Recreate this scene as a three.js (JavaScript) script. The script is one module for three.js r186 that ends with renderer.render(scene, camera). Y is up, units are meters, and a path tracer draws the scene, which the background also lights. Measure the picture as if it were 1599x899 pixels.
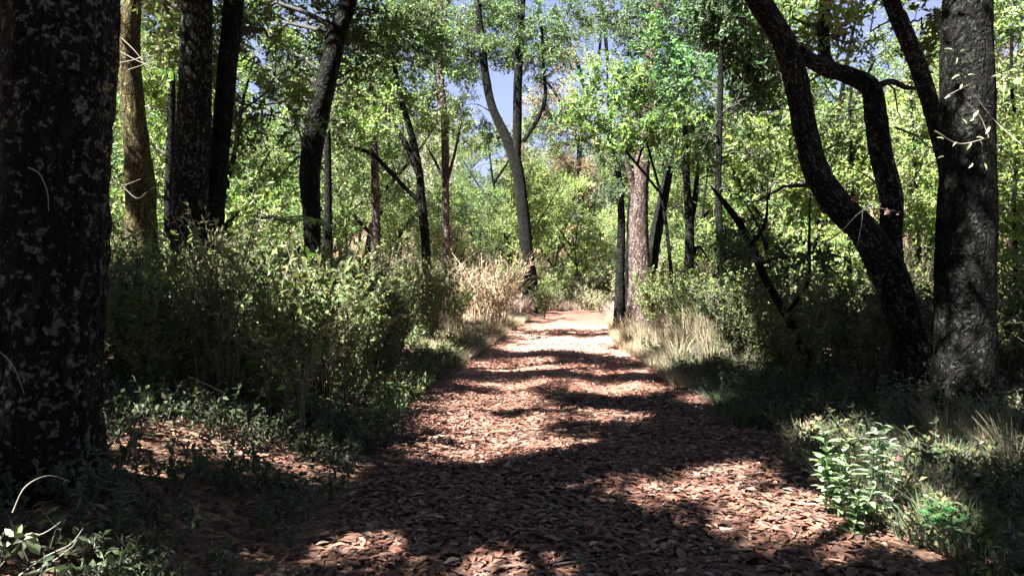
import * as THREE from 'three';
import { mergeGeometries } from 'three/addons/utils/BufferGeometryUtils.js';

// ------------------------------------------------------------------ camera, sky, sun, exposure
const scene = new THREE.Scene();
const camera = new THREE.PerspectiveCamera(42.0, 1024 / 575, 0.05, 2000);
camera.position.set(0, 1.5, 0);
camera.lookAt(0, 1.5, -1);
scene.add(camera);

const SUN = new THREE.Vector3(-0.52, 0.76, 0.38).normalize();      // towards the sun: high on the left, a little behind
const sun = new THREE.DirectionalLight(new THREE.Color(1.0, 0.95, 0.87), 5.0);
sun.position.copy(SUN).multiplyScalar(120);
sun.castShadow = true;
sun.shadow.mapSize.set(4096, 4096);
Object.assign(sun.shadow.camera, { left: -70, right: 70, top: 70, bottom: -70, near: 1, far: 300 });
scene.add(sun, sun.target);

{ // a clear blue sky that pales towards the horizon
  const W = 512, H = 256, data = new Float32Array(W * H * 4), s = new THREE.Vector3();
  for (let j = 0; j < H; j++) for (let i = 0; i < W; i++) {
    const up = ((j + 0.5) / H - 0.5) * Math.PI, ro = ((i + 0.5) / W - 0.5) * 2 * Math.PI;
    s.set(Math.cos(ro) * Math.cos(up), Math.sin(up), Math.sin(ro) * Math.cos(up));
    const t = Math.pow(Math.max(0, s.y), 0.5), c = Math.max(0, s.dot(SUN)), glow = 0.25 * Math.pow(c, 6);
    const o = (j * W + i) * 4;
    data[o] = 3.40 + (0.12 - 3.40) * t + glow;
    data[o + 1] = 4.10 + (0.20 - 4.10) * t + glow;
    data[o + 2] = 6.20 + (0.85 - 6.20) * t + glow;
    data[o + 3] = 1;
  }
  const sky = new THREE.DataTexture(data, W, H, THREE.RGBAFormat, THREE.FloatType);
  sky.mapping = THREE.EquirectangularReflectionMapping;
  sky.magFilter = THREE.LinearFilter;
  sky.needsUpdate = true;
  scene.background = sky;
  scene.environment = sky;
  scene.backgroundIntensity = 0.036;
  scene.environmentIntensity = 0.036;
}

const renderer = new THREE.WebGLRenderer({ antialias: true });
renderer.setSize(1024, 575);
renderer.toneMapping = THREE.LinearToneMapping;
renderer.toneMappingExposure = 8.8;
renderer.shadowMap.enabled = true;

// ------------------------------------------------------------------ helpers
function rng(seed) {
  let a = (seed * 2654435761) >>> 0;
  return () => { a = (a + 0x6d2b79f5) | 0; let t = Math.imul(a ^ (a >>> 15), 1 | a); t = (t + Math.imul(t ^ (t >>> 7), 61 | t)) ^ t; return ((t ^ (t >>> 14)) >>> 0) / 4294967296; };
}
function hash(x, y, s) {
  let h = (Math.imul(x, 374761393) + Math.imul(y, 668265263) + Math.imul(s, 982451653)) | 0;
  h = Math.imul(h ^ (h >>> 13), 1274126177);
  return ((h ^ (h >>> 16)) >>> 0) / 4294967296;
}
// value noise 0..1; with periods px, py it tiles
function vn(x, y, s = 0, px = 0, py = 0) {
  let ix = Math.floor(x), iy = Math.floor(y);
  const fx = x - ix, fy = y - iy, u = fx * fx * (3 - 2 * fx), v = fy * fy * (3 - 2 * fy);
  let jx = ix + 1, jy = iy + 1;
  if (px) { ix = ((ix % px) + px) % px; jx = ((jx % px) + px) % px; }
  if (py) { iy = ((iy % py) + py) % py; jy = ((jy % py) + py) % py; }
  const a = hash(ix, iy, s), b = hash(jx, iy, s), c = hash(ix, jy, s), d = hash(jx, jy, s);
  return (a + (b - a) * u) * (1 - v) + (c + (d - c) * u) * v;
}
function fbm(x, y, s, oct = 4, px = 0, py = 0) {
  let f = 0, a = 0.5, n = 0;
  for (let i = 0; i < oct; i++) { f += a * vn(x, y, s + i * 17, px, py); n += a; a *= 0.5; x *= 2; y *= 2; px *= 2; py *= 2; }
  return f / n;
}
const clamp = (x, a = 0, b = 1) => Math.min(b, Math.max(a, x));
const smooth = (a, b, x) => { const t = clamp((x - a) / (b - a)); return t * t * (3 - 2 * t); };
const lerp = (a, b, t) => a + (b - a) * t;
const V = (x, y, z) => new THREE.Vector3(x, y, z);
const C = (r, g, b) => new THREE.Color().setRGB(r, g, b);
const HX = 800, HY = 450, FP = 1170, EYE = 1.5;                      // survey constants: bearing and height of a point seen at a depth
const at = (px, py, d) => V((px - HX) * d / FP, EYE - (py - HY) * d / FP, -d);

const NAMED = [], names = {};
function numbered(n) { names[n] = (names[n] ?? -1) + 1; return names[n] ? n + '_' + String(names[n]).padStart(3, '0') : n; }
function tag(o, label, category, group, kind) {
  if (label) o.userData.label = label;
  if (category) o.userData.category = category;
  if (group) o.userData.group = group;
  if (kind) o.userData.kind = kind;
  return o;
}
function thing(name, label, category, group) {
  const o = new THREE.Group(); o.name = numbered(name); scene.add(o);
  return tag(o, label, category, group);
}
function part(name, geo, mat, parent) {
  const m = new THREE.Mesh(geo, mat); m.name = name; m.castShadow = m.receiveShadow = true; parent.add(m); return m;
}
function copy(o, name, label, group, pos, turn, scale) {
  const c = o.clone(); c.name = numbered(name); c.userData = { ...o.userData };
  if (label) c.userData.label = label;
  if (group) c.userData.group = group;
  c.position.copy(pos); c.rotation.y = turn; c.scale.setScalar(scale); scene.add(c); return c;
}

// ------------------------------------------------------------------ terrain
const roadX = (d) => 0.42 + 0.02 * d + 0.0012 * d * d * smooth(4, 30, d) * (d < 46 ? 1 : 46 * 46 / (d * d) * (1 + (d - 46) * 0.02));
const roadHalf = (d) => 1.48 + 0.52 * smooth(4, 13, d) + 0.25 * (vn(d * 0.35, 3.1, 5) - 0.5);
function terrain(x, z) {
  const d = -z, s = x - roadX(clamp(d, 0, 80));
  let h = 0;
  h += 0.42 * smooth(1.7, 3.4, -s) + 0.5 * smooth(3, 14, -s) * smooth(6, 20, d);
  h += 0.16 * smooth(2.0, 3.6, s);
  h += 0.10 * (fbm(x * 0.7, z * 0.7, 11, 3) - 0.5) * 2 * smooth(1.2, 3, Math.abs(s)) + 0.5 * (fbm(x * 0.12, z * 0.12, 23, 2) - 0.5) * smooth(3, 8, Math.abs(s));
  h += 0.07 * (fbm(x * 1.1, z * 1.6, 31, 3) - 0.5);
  const rut = Math.exp(-((Math.abs(s) - 0.85) ** 2) / 0.12);
  h -= 0.05 * rut;
  h += 13 * smooth(46, 135, d) + 7 * smooth(120, 330, d);
  h += 3.0 * smooth(8, 40, -s) * smooth(24, 60, d) + 1.2 * smooth(6, 30, s) * smooth(24, 60, d);
  h += 4 * smooth(30, 120, Math.abs(x)) + 6 * smooth(20, 120, z);
  return h;
}

// ------------------------------------------------------------------ textures
function tex(w, h, fn, srgb = true, rx = 1, ry = 1) {
  const data = new Uint8Array(w * h * 4), c = [0, 0, 0];
  const enc = (v) => { v = clamp(v); return Math.round(255 * (srgb ? (v <= 0.0031308 ? v * 12.92 : 1.055 * Math.pow(v, 1 / 2.4) - 0.055) : v)); };
  for (let j = 0; j < h; j++) for (let i = 0; i < w; i++) {
    fn(i / w, j / h, c); const o = (j * w + i) * 4;
    data[o] = enc(c[0]); data[o + 1] = enc(c[1]); data[o + 2] = enc(c[2]); data[o + 3] = 255;
  }
  const t = new THREE.DataTexture(data, w, h);
  t.wrapS = t.wrapT = THREE.RepeatWrapping; t.magFilter = THREE.LinearFilter; t.minFilter = THREE.LinearMipmapLinearFilter; t.generateMipmaps = true;
  if (srgb) t.colorSpace = THREE.SRGBColorSpace;
  t.repeat.set(rx, ry); t.needsUpdate = true; return t;
}
// bark: 1 m round by 2 m up; deep crooked furrows between short plates
const barkHeight = (u, v, s) => {
  const w = (fbm(u * 6, v * 10, s + 3, 3, 6, 10) - 0.5) * 2.4, w2 = (fbm(u * 16, v * 24, s + 13, 2, 16, 24) - 0.5) * 1.2;
  const a = Math.abs(2 * vn(u * 15 + w + w2, v * 9 + w, s, 15, 9) - 1), b = Math.abs(2 * vn(u * 34 + w * 2 + w2, v * 26, s + 9, 34, 26) - 1);
  const cross = Math.abs(2 * vn(u * 9 + w, v * 30 + w * 3, s + 5, 9, 30) - 1), grit = vn(u * 110, v * 200, s + 21, 110, 200);
  return clamp(Math.min(Math.pow(a, 0.55), 0.25 + 0.9 * Math.pow(cross, 0.5)) * 0.72 + 0.25 * Math.pow(b, 0.7) + 0.16 * (grit - 0.5));
};
function bark(s, dark, light, lichen, amount) {
  const W = 512, H = 1024, hh = new Float32Array(W * H);
  for (let j = 0; j < H; j++) for (let i = 0; i < W; i++) hh[j * W + i] = barkHeight(i / W, j / H, s);
  const at2 = (u, v) => hh[Math.min(H - 1, Math.floor(v * H)) * W + Math.min(W - 1, Math.floor(u * W))];
  const map = tex(W, H, (u, v, c) => {
    const h = at2(u, v), tone = 0.45 + 1.1 * fbm(u * 5, v * 10, s + 40, 4, 5, 10);
    const big = fbm(u * 3, v * 6, s + 60, 3, 3, 6), fine = vn(u * 75, v * 150, s + 70, 75, 150), mid = fbm(u * 18, v * 36, s + 80, 3, 18, 36), small = fbm(u * 40, v * 80, s + 95, 2, 40, 80);
    const where = smooth(0.45, 0.68, big), l = amount * clamp(1.1 * smooth(0.66 - 0.12 * where, 0.74 - 0.12 * where, mid) * smooth(0.40, 0.58, small) + smooth(0.68 - 0.06 * where, 0.74 - 0.06 * where, small)) * smooth(0.2, 0.5, h) * (0.25 + 1.1 * fine);
    for (let k = 0; k < 3; k++) c[k] = lerp(lerp(dark[k], light[k], h * h) * tone, lichen[k] * (0.6 + 0.6 * mid), clamp(l));
  });
  const bump = tex(W, H, (u, v, c) => { c[0] = c[1] = c[2] = at2(u, v); }, false);
  return new THREE.MeshPhysicalMaterial({ map, bumpMap: bump, bumpScale: 0.045, roughness: 1, specularIntensity: 0.25 });
}
const BARK = {
  lichen: bark(101, [0.003, 0.003, 0.003], [0.022, 0.021, 0.017], [0.20, 0.23, 0.215], 0.42),
  dark: bark(201, [0.003, 0.003, 0.003], [0.012, 0.0115, 0.010], [0.10, 0.12, 0.10], 0.28),
  pale: bark(301, [0.018, 0.013, 0.012], [0.17, 0.12, 0.11], [0.30, 0.27, 0.25], 0.8),
  moss: bark(401, [0.02, 0.017, 0.010], [0.11, 0.085, 0.045], [0.17, 0.17, 0.05], 0.9),
};
const litterMap = (() => { // matted dead leaves, 2 m square, only read where the built leaves are too small to see
  const S = 1024, cv = document.createElement('canvas'); cv.width = cv.height = S;
  const g = cv.getContext('2d'), r = rng(77);
  g.fillStyle = 'rgb(104,80,72)'; g.fillRect(0, 0, S, S);
  for (let i = 0; i < 5200; i++) {
    const x = r() * S, y = r() * S, a = r() * Math.PI, L = 14 + r() * 18, w = L * (0.2 + r() * 0.16), k = 0.55 + r() * 0.75, t = r();
    g.fillStyle = `rgb(${Math.round((150 + 30 * t) * k)},${Math.round((108 + 26 * t) * k)},${Math.round((96 + 18 * t) * k)})`;
    for (const [ox, oy] of [[0, 0], [S, 0], [-S, 0], [0, S], [0, -S]]) {
      if (x + ox < -40 || x + ox > S + 40 || y + oy < -40 || y + oy > S + 40) continue;
      g.save(); g.translate(x + ox, y + oy); g.rotate(a); g.beginPath(); g.ellipse(0, 0, L, w, 0, 0, 7); g.fill(); g.restore();
    }
  }
  const t = new THREE.CanvasTexture(cv); t.colorSpace = THREE.SRGBColorSpace; t.wrapS = t.wrapT = THREE.RepeatWrapping; t.magFilter = THREE.LinearFilter; t.repeat.set(0.5, 0.5); return t;
})();
const grain = tex(512, 512, (u, v, c) => { c[0] = c[1] = c[2] = fbm(u * 24, v * 24, 5, 5, 24, 24); }, false, 0.5, 0.5);
const M = {
  road: new THREE.MeshStandardMaterial({ map: litterMap, bumpMap: grain, bumpScale: 0.03, roughness: 0.95, vertexColors: true }),
  ground: new THREE.MeshStandardMaterial({ map: litterMap, bumpMap: grain, bumpScale: 0.04, roughness: 1, vertexColors: true }),
  leaf: new THREE.MeshPhysicalMaterial({ color: 0xffffff, vertexColors: true, roughness: 1, transmission: 0.36, thickness: 0, clearcoat: 0.14, clearcoatRoughness: 0.4 }),
  softLeaf: new THREE.MeshPhysicalMaterial({ color: 0xffffff, vertexColors: true, roughness: 1, transmission: 0.5, thickness: 0, clearcoat: 0.15, clearcoatRoughness: 0.5 }),
  dryLeaf: new THREE.MeshStandardMaterial({ color: 0xffffff, vertexColors: true, roughness: 0.75 }),
  straw: new THREE.MeshPhysicalMaterial({ color: 0xffffff, vertexColors: true, roughness: 1, transmission: 0.3, thickness: 0 }),
  twig: new THREE.MeshStandardMaterial({ color: C(0.026, 0.024, 0.021), roughness: 0.9 }),
  paleTwig: new THREE.MeshStandardMaterial({ color: C(0.20, 0.18, 0.155), roughness: 0.9 }),
};

// ------------------------------------------------------------------ geometry builders
class MB {                                                           // a mesh collector with vertex colours
  constructor() { this.p = []; this.c = []; this.u = []; this.i = []; }
  v(x, y, z, c, u = 0, w = 0) { this.p.push(x, y, z); this.c.push(c[0], c[1], c[2]); this.u.push(u, w); return this.p.length / 3 - 1; }
  t(a, b, c) { this.i.push(a, b, c); }
  geo() {
    const g = new THREE.BufferGeometry();
    g.setAttribute('position', new THREE.Float32BufferAttribute(this.p, 3));
    g.setAttribute('color', new THREE.Float32BufferAttribute(this.c, 3));
    g.setAttribute('uv', new THREE.Float32BufferAttribute(this.u, 2));
    g.setIndex(this.i); g.computeVertexNormals(); return g;
  }
}
const _a = V(0, 0, 0), _b = V(0, 0, 0), _c = V(0, 0, 0);
// a leaf blade from point o along unit dir, face normal n: folded on its midrib, its tip drooping
function leaf(mb, o, dir, n, L, W, col, fold = 0.25, droop = 0.2, rich = false) {
  const s = _a.crossVectors(dir, n).normalize(), nn = _b.crossVectors(s, dir).normalize();
  const P = (t, w, up) => mb.v(o.x + dir.x * L * t + s.x * w + nn.x * up, o.y + dir.y * L * t + s.y * w + nn.y * up, o.z + dir.z * L * t + s.z * w + nn.z * up, col);
  if (!rich) {
    const b = P(0, 0, 0), t = P(1, 0, -droop * L), l = P(0.45, -W / 2, fold * W - droop * L * 0.2), r = P(0.45, W / 2, fold * W - droop * L * 0.2);
    mb.t(b, t, l); mb.t(b, r, t); return;
  }
  const b = P(0, 0, 0), m1 = P(0.33, 0, -droop * L * 0.1), m2 = P(0.7, 0, -droop * L * 0.45), t = P(1, 0, -droop * L);
  const l1 = P(0.3, -W * 0.45, fold * W), r1 = P(0.3, W * 0.45, fold * W), l2 = P(0.66, -W * 0.4, fold * W * 0.9 - droop * L * 0.45), r2 = P(0.66, W * 0.4, fold * W * 0.9 - droop * L * 0.45);
  mb.t(b, m1, l1); mb.t(b, r1, m1); mb.t(l1, m1, l2); mb.t(m1, m2, l2); mb.t(m1, r1, r2); mb.t(m1, r2, m2); mb.t(l2, m2, t); mb.t(m2, r2, t);
}
function stick(mb, pts, r0, r1, col, sides = 3) {                     // a thin stem through points
  let prev = null;
  for (let i = 0; i < pts.length; i++) {
    const d = _a.subVectors(pts[Math.min(i + 1, pts.length - 1)], pts[Math.max(i - 1, 0)]).normalize();
    const x = _b.set(Math.abs(d.y) > 0.9 ? 1 : 0, Math.abs(d.y) > 0.9 ? 0 : 1, 0).cross(d).normalize(), y = _c.crossVectors(d, x);
    const r = lerp(r0, r1, i / (pts.length - 1)), ring = [];
    for (let k = 0; k < sides; k++) { const a = k / sides * 6.2832, ca = Math.cos(a) * r, sa = Math.sin(a) * r; ring.push(mb.v(pts[i].x + x.x * ca + y.x * sa, pts[i].y + x.y * ca + y.y * sa, pts[i].z + x.z * ca + y.z * sa, col)); }
    if (prev) for (let k = 0; k < sides; k++) { const q = (k + 1) % sides; mb.t(prev[k], prev[q], ring[k]); mb.t(prev[q], ring[q], ring[k]); }
    prev = ring;
  }
}
const sph = (r) => { const z = r() * 2 - 1, a = r() * 6.2832, s = Math.sqrt(1 - z * z); return V(Math.cos(a) * s, z, Math.sin(a) * s); };

// trunk or limb: a tapered tube with bulges and bark furrows; uv in metres (whole turns round)
function trunkGeo(pts, rad, { seg = 20, step = 0.12, rough = 0.06, seed = 1, flare = 0 } = {}) {
  const curve = new THREE.CatmullRomCurve3(pts, false, 'centripetal'), L = curve.getLength(), n = Math.max(4, Math.ceil(L / step)), N = pts.length - 1;
  const mb = new MB(), T = V(0, 0, 0), x = V(1, 0, 0), y = V(0, 0, 0), white = [1, 1, 1];
  const around = Math.max(1, Math.round(2 * Math.PI * Math.max(...rad)));
  let len = 0, last = null, prev = null;
  for (let i = 0; i <= n; i++) {
    const t = i / n, p = curve.getPoint(t); T.copy(curve.getTangent(t));
    x.addScaledVector(T, -x.dot(T)).normalize(); y.crossVectors(T, x);
    if (last) len += p.distanceTo(last); last = p;
    const f = Math.min(t * N, N - 1e-6), k = Math.floor(f), r = lerp(rad[k], rad[k + 1], f - k), ring = [];
    for (let j = 0; j <= seg; j++) {
      const a = (j % seg) / seg * 6.2832, ca = Math.cos(a), sa = Math.sin(a);
      let q = 1 + rough * 2.2 * (fbm(ca * 1.3 + 7, len * 1.6 + sa * 1.3, seed, 3) - 0.5);
      q += rough * 0.9 * (Math.abs(2 * vn(j * 0.9 * 22 / seg, len * 6, seed + 4, Math.round(0.9 * 22)) - 1) - 0.5);
      if (flare) q += flare * Math.exp(-len * 2.6) * (0.55 + 0.6 * Math.cos(a * 4 + seed) + 0.3 * Math.cos(a * 7 + seed * 2));
      ring.push(mb.v(p.x + (x.x * ca + y.x * sa) * r * q, p.y + (x.y * ca + y.y * sa) * r * q, p.z + (x.z * ca + y.z * sa) * r * q, white, j / seg * around, len / 2));
    }
    if (prev) for (let j = 0; j < seg; j++) { mb.t(prev[j], ring[j], prev[j + 1]); mb.t(prev[j + 1], ring[j], ring[j + 1]); }
    prev = ring;
  }
  const e = curve.getPoint(1), c = mb.v(e.x, e.y, e.z, white);
  for (let j = 0; j < seg; j++) mb.t(prev[j], c, prev[j + 1]);
  const g = mb.geo();
  return g;
}

// leaf sprays: a twig with leaves, along +y
function spray({ n, len, L, W, seed, cols, twig = [0.09, 0.07, 0.055], rich = false, fan = 1, droop = 0.25, fold = 0.22 }) {
  const r = rng(seed), mb = new MB(), pts = [];
  const bend = V(r() - 0.5, 0, r() - 0.5).multiplyScalar(len * 0.4);
  for (let i = 0; i <= 3; i++) pts.push(V(bend.x * (i / 3) ** 2, len * i / 3, bend.z * (i / 3) ** 2));
  stick(mb, pts, 0.006, 0.002, twig);
  const side = [];
  for (let k = 0; k < 3; k++) { const a = r() * 6.28, t0 = 0.25 + 0.2 * k, o = V(bend.x * t0 * t0, len * t0, bend.z * t0 * t0), e = o.clone().add(V(Math.cos(a) * len * 0.42, len * 0.25, Math.sin(a) * len * 0.42)); side.push([o, e]); stick(mb, [o, e], 0.004, 0.0015, twig); }
  for (let i = 0; i < n; i++) {
    let o;
    if (i % 2) { const [p, q] = side[i % 3]; o = p.clone().lerp(q, 0.3 + 0.7 * r()); } else { const t = 0.25 + 0.75 * r(); o = V(bend.x * t * t, len * t, bend.z * t * t); }
    const d = sph(r).multiplyScalar(fan).add(V(0, 0.45, 0)).normalize(), nrm = sph(r).add(V(0, 0.8, 0)).normalize();
    const c = cols[Math.floor(r() * cols.length)], k = 0.75 + 0.5 * r(), s = 0.7 + 0.6 * r();
    leaf(mb, o, d, nrm, L * s, W * s, [c[0] * k, c[1] * k, c[2] * k], fold, droop * r() * 2, rich);
  }
  return mb.geo();
}
const OAK = [[0.07, 0.145, 0.016], [0.10, 0.175, 0.02], [0.05, 0.12, 0.016], [0.15, 0.20, 0.035]];
const SPRAYS = {
  oak: [1, 2, 3].map((s) => spray({ n: 32, len: 0.5, L: 0.10, W: 0.042, seed: 500 + s, cols: OAK })),
  pale: [1, 2, 3].map((s) => spray({ n: 32, len: 0.5, L: 0.10, W: 0.045, seed: 520 + s, cols: [[0.24, 0.33, 0.10], [0.31, 0.36, 0.14], [0.17, 0.28, 0.06], [0.42, 0.37, 0.25]] })),
  rust: [1, 2].map((s) => spray({ n: 30, len: 0.5, L: 0.09, W: 0.04, seed: 540 + s, cols: [[0.22, 0.15, 0.07], [0.25, 0.19, 0.10], [0.17, 0.16, 0.06], [0.24, 0.12, 0.06]] })),
  bright: [1, 2, 3].map((s) => spray({ n: 30, len: 0.55, L: 0.115, W: 0.045, seed: 560 + s, cols: [[0.09, 0.22, 0.012], [0.17, 0.27, 0.02], [0.05, 0.16, 0.015], [0.22, 0.28, 0.03], [0.04, 0.12, 0.02]], rich: true, droop: 0.4 })),
  deep: [1, 2, 3].map((s) => spray({ n: 32, len: 0.5, L: 0.10, W: 0.042, seed: 580 + s, cols: [[0.030, 0.085, 0.014], [0.045, 0.105, 0.016], [0.025, 0.065, 0.014]] })),
  lime: [1, 2].map((s) => spray({ n: 28, len: 0.5, L: 0.09, W: 0.045, seed: 600 + s, cols: [[0.17, 0.26, 0.03], [0.24, 0.29, 0.045], [0.12, 0.24, 0.025]] })),
};
const SPRAYMAT = { oak: M.leaf, pale: M.leaf, rust: M.leaf, bright: M.softLeaf, deep: M.leaf, lime: M.softLeaf };

// ------------------------------------------------------------------ gaps shaped into the crowns so that sun patches fall on the ground
const PATCHES = [ // x, y as seen; half widths
  [840, 537, 60, 8], [885, 517, 45, 4], [815, 571, 80, 9], [930, 579, 55, 6], [985, 612, 70, 9], [955, 652, 75, 10], [870, 500, 30, 3], [905, 545, 40, 4],
  [760, 715, 75, 14], [880, 700, 80, 12], [1010, 772, 130, 20], [1150, 738, 60, 9], [1235, 812, 85, 26], [500, 886, 90, 24], [600, 862, 70, 16], [830, 893, 100, 18],
  [700, 655, 60, 7], [690, 690, 50, 7], [770, 635, 60, 6], [170, 755, 62, 36], [265, 735, 55, 24], [330, 705, 50, 12], [430, 690, 40, 9], [487, 735, 24, 20], [545, 745, 25, 7],
  [1430, 722, 70, 14], [1570, 735, 40, 22], [1310, 700, 50, 26], [1120, 632, 45, 6], [1000, 560, 40, 10], [1060, 560, 60, 14], [1100, 770, 60, 9],
].map(([x, y, w, h]) => {                                             // carried along the sun's ray from the bank's height to height 0
  let D = 1755 / (y - 450), g = 0;
  for (let i = 0; i < 4; i++) { g = terrain((x - 800) * D / 1170, -D); D = (EYE - g) * 1170 / (y - 450); }
  return [(x - 800) * D / 1170 - SUN.x / SUN.y * g, -D - SUN.z / SUN.y * g, w * D / 1170 + 0.10, D * D / 1755 * h + 0.14];
});
PATCHES.push([2.35, -5.02, 0.45, 0.38], [2.65, -4.98, 0.36, 0.32], [2.2, -4.85, 0.3, 0.25], [5.7, -7.7, 0.55, 0.7], [-1.85, -3.45, 0.45, 0.4], [5.0, -8.3, 0.4, 0.4], [3.4, -5.9, 0.6, 0.3], [2.66, -4.5, 0.22, 0.17]);
const SHADES = [];                                                     // crowns kept full here so that these trunks fall in shade: [x, z, radius] along their shadows
function shadeHere(p, dens = 1) {
  const gx = p.x - SUN.x / SUN.y * p.y, gz = p.z - SUN.z / SUN.y * p.y, d = -gz;
  const wob = 1.1 * (vn(gx * 2.3, gz * 2.3, 91) - 0.5) * 2 + 0.9 * (vn(gx * 6, gz * 6, 92) - 0.5) * 2;
  for (const [x, z, w, h] of PATCHES) if (((gx - x) / w) ** 2 + ((gz - z) / h) ** 2 < 1 + wob * 0.7) return false;
  for (const [x, z, w] of SHADES) if ((gx - x) ** 2 + (gz - z) ** 2 < w * w) return true;
  const s = gx - roadX(clamp(d, 0, 60));
  let k = d < 8.8 ? 1 : lerp(0.6, 0.4, smooth(9, 20, d));                 // share of the ground kept in shade
  if (Math.abs(s) < 1.9) k = d < 5.4 ? 1 : d < 11.5 ? (s < -0.1 + 0.5 * (vn(gz * 1.3, 7, 3) - 0.5) ? 0.52 : 1) : lerp(0.95, 0.75, smooth(14, 24, d));
  else if (s < 0) k -= 0.42 * smooth(9, 13, d);
  else if (d < 11 && s < 4.5) k = 1;
  return fbm(gx * 0.9, gz * 0.9, 57, 3) < 0.32 + 0.36 * k + (k > 0.95 ? 0.3 : 0) + (dens - 1) * 0.3;
}

for (const [px, d, w, h] of [[60, 4.3, 0.9, 5], [297, 10, 1.1, 6], [335, 10.3, 0.9, 6], [488, 12, 1.1, 5], [1400, 8.5, 1.1, 4], [1330, 8.3, 1.1, 4], [1260, 8.2, 1.0, 5], [1510, 8, 1.9, 6], [1470, 10.5, 0.9, 5], [822, 44, 1.3, 9], [1190, 10, 0.9, 3], [660, 20, 0.8, 6]])
  for (let y = 0.3; y < h; y += 0.6) { const p = at(px, 450, d); SHADES.push([p.x - SUN.x / SUN.y * y, p.z - SUN.z / SUN.y * y, w]); }

// ------------------------------------------------------------------ trees
const UP = V(0, 1, 0), _q = new THREE.Quaternion(), _m = new THREE.Matrix4(), _s = V(1, 1, 1);
class Crown {
  constructor(seed) { this.r = rng(seed); this.list = {}; this.wood = new MB(); }
  sprayAt(p, out, kind, tint, size, dens) {
    const r = this.r, dir = sph(r).addScaledVector(out, 0.7).add(V(0, 0.15, 0)).normalize();
    if (dens && !(shadeHere(p, dens) && shadeHere(p.clone().addScaledVector(dir, 0.5 * size), dens))) return;
    _q.setFromUnitVectors(UP, dir); _q.multiply(new THREE.Quaternion().setFromAxisAngle(UP, r() * 6.28));
    _s.setScalar(size * (0.75 + 0.55 * r()));
    const k = 0.7 + 0.6 * r();
    (this.list[kind] ??= []).push([_m.clone().compose(p, _q, _s), [tint[0] * k * (0.9 + 0.2 * r()), tint[1] * k, tint[2] * k]]);
  }
  blob(c, R, n, { kind = 'oak', tint = [1, 1, 1], size = 1, masked = true, dens = 1, per = 9 } = {}) {
    const r = this.r, clumps = Math.max(1, Math.round(n / per));
    for (let i = 0; i < clumps; i++) {
      const d = sph(r).multiplyScalar(Math.pow(r(), 0.45)), q = V(c.x + d.x * R[0], c.y + d.y * R[1], c.z + d.z * R[2]);
      if (r() < 0.6) stick(this.wood, [c.clone().lerp(q, 0.05), c.clone().lerp(q, 0.5).add(V(0, (r() - 0.3) * 0.3, 0)), q], 0.014, 0.004, [1, 1, 1], 3);
      const e = Math.min(0.42, 0.35 * Math.max(...R) + 0.08) * size, tone = 0.75 + 0.5 * r();
      for (let k = 0; k < per; k++) {
        const p = V(q.x + (r() + r() - 1) * e * 1.3, q.y + (r() + r() - 1) * e * 0.8, q.z + (r() + r() - 1) * e * 1.3);
        this.sprayAt(p, d, kind, [tint[0] * tone, tint[1] * tone, tint[2] * tone], size, masked ? dens : 0);
      }
    }
  }
  bough(p, c, r0, r1 = 0.012) {                                        // a curved branch from a point of a stem to a foliage mass
    const r = this.r, m = p.clone().lerp(c, 0.5).add(V((r() - 0.5) * 0.5, 0.12 * p.distanceTo(c), (r() - 0.5) * 0.5)), m2 = m.clone().lerp(c, 0.5).add(V((r() - 0.5) * 0.25, (r() - 0.5) * 0.25, (r() - 0.5) * 0.25));
    stick(this.wood, [p, p.clone().lerp(m, 0.5).add(V(0, 0.04, 0)), m, m2, c], r0, r1, [1, 1, 1], 5);
  }
  finish(tree, woodMat = M.twig) {
    if (this.wood.i.length) tag(part('branchwork', this.wood.geo(), woodMat, tree), null, null, null, 'stuff');
    for (const [kind, all] of Object.entries(this.list)) {
      const variants = SPRAYS[kind];
      variants.forEach((g, v) => {
        const mine = all.filter((_, i) => i % variants.length === v);
        if (!mine.length) return;
        const im = new THREE.InstancedMesh(g, SPRAYMAT[kind], mine.length); im.name = 'crown'; im.castShadow = im.receiveShadow = true;
        mine.forEach(([m, c], i) => { im.setMatrixAt(i, m); im.setColorAt(i, new THREE.Color().setRGB(...c)); });
        im.userData.kind = 'stuff'; tree.add(im);
      });
    }
  }
}
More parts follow.
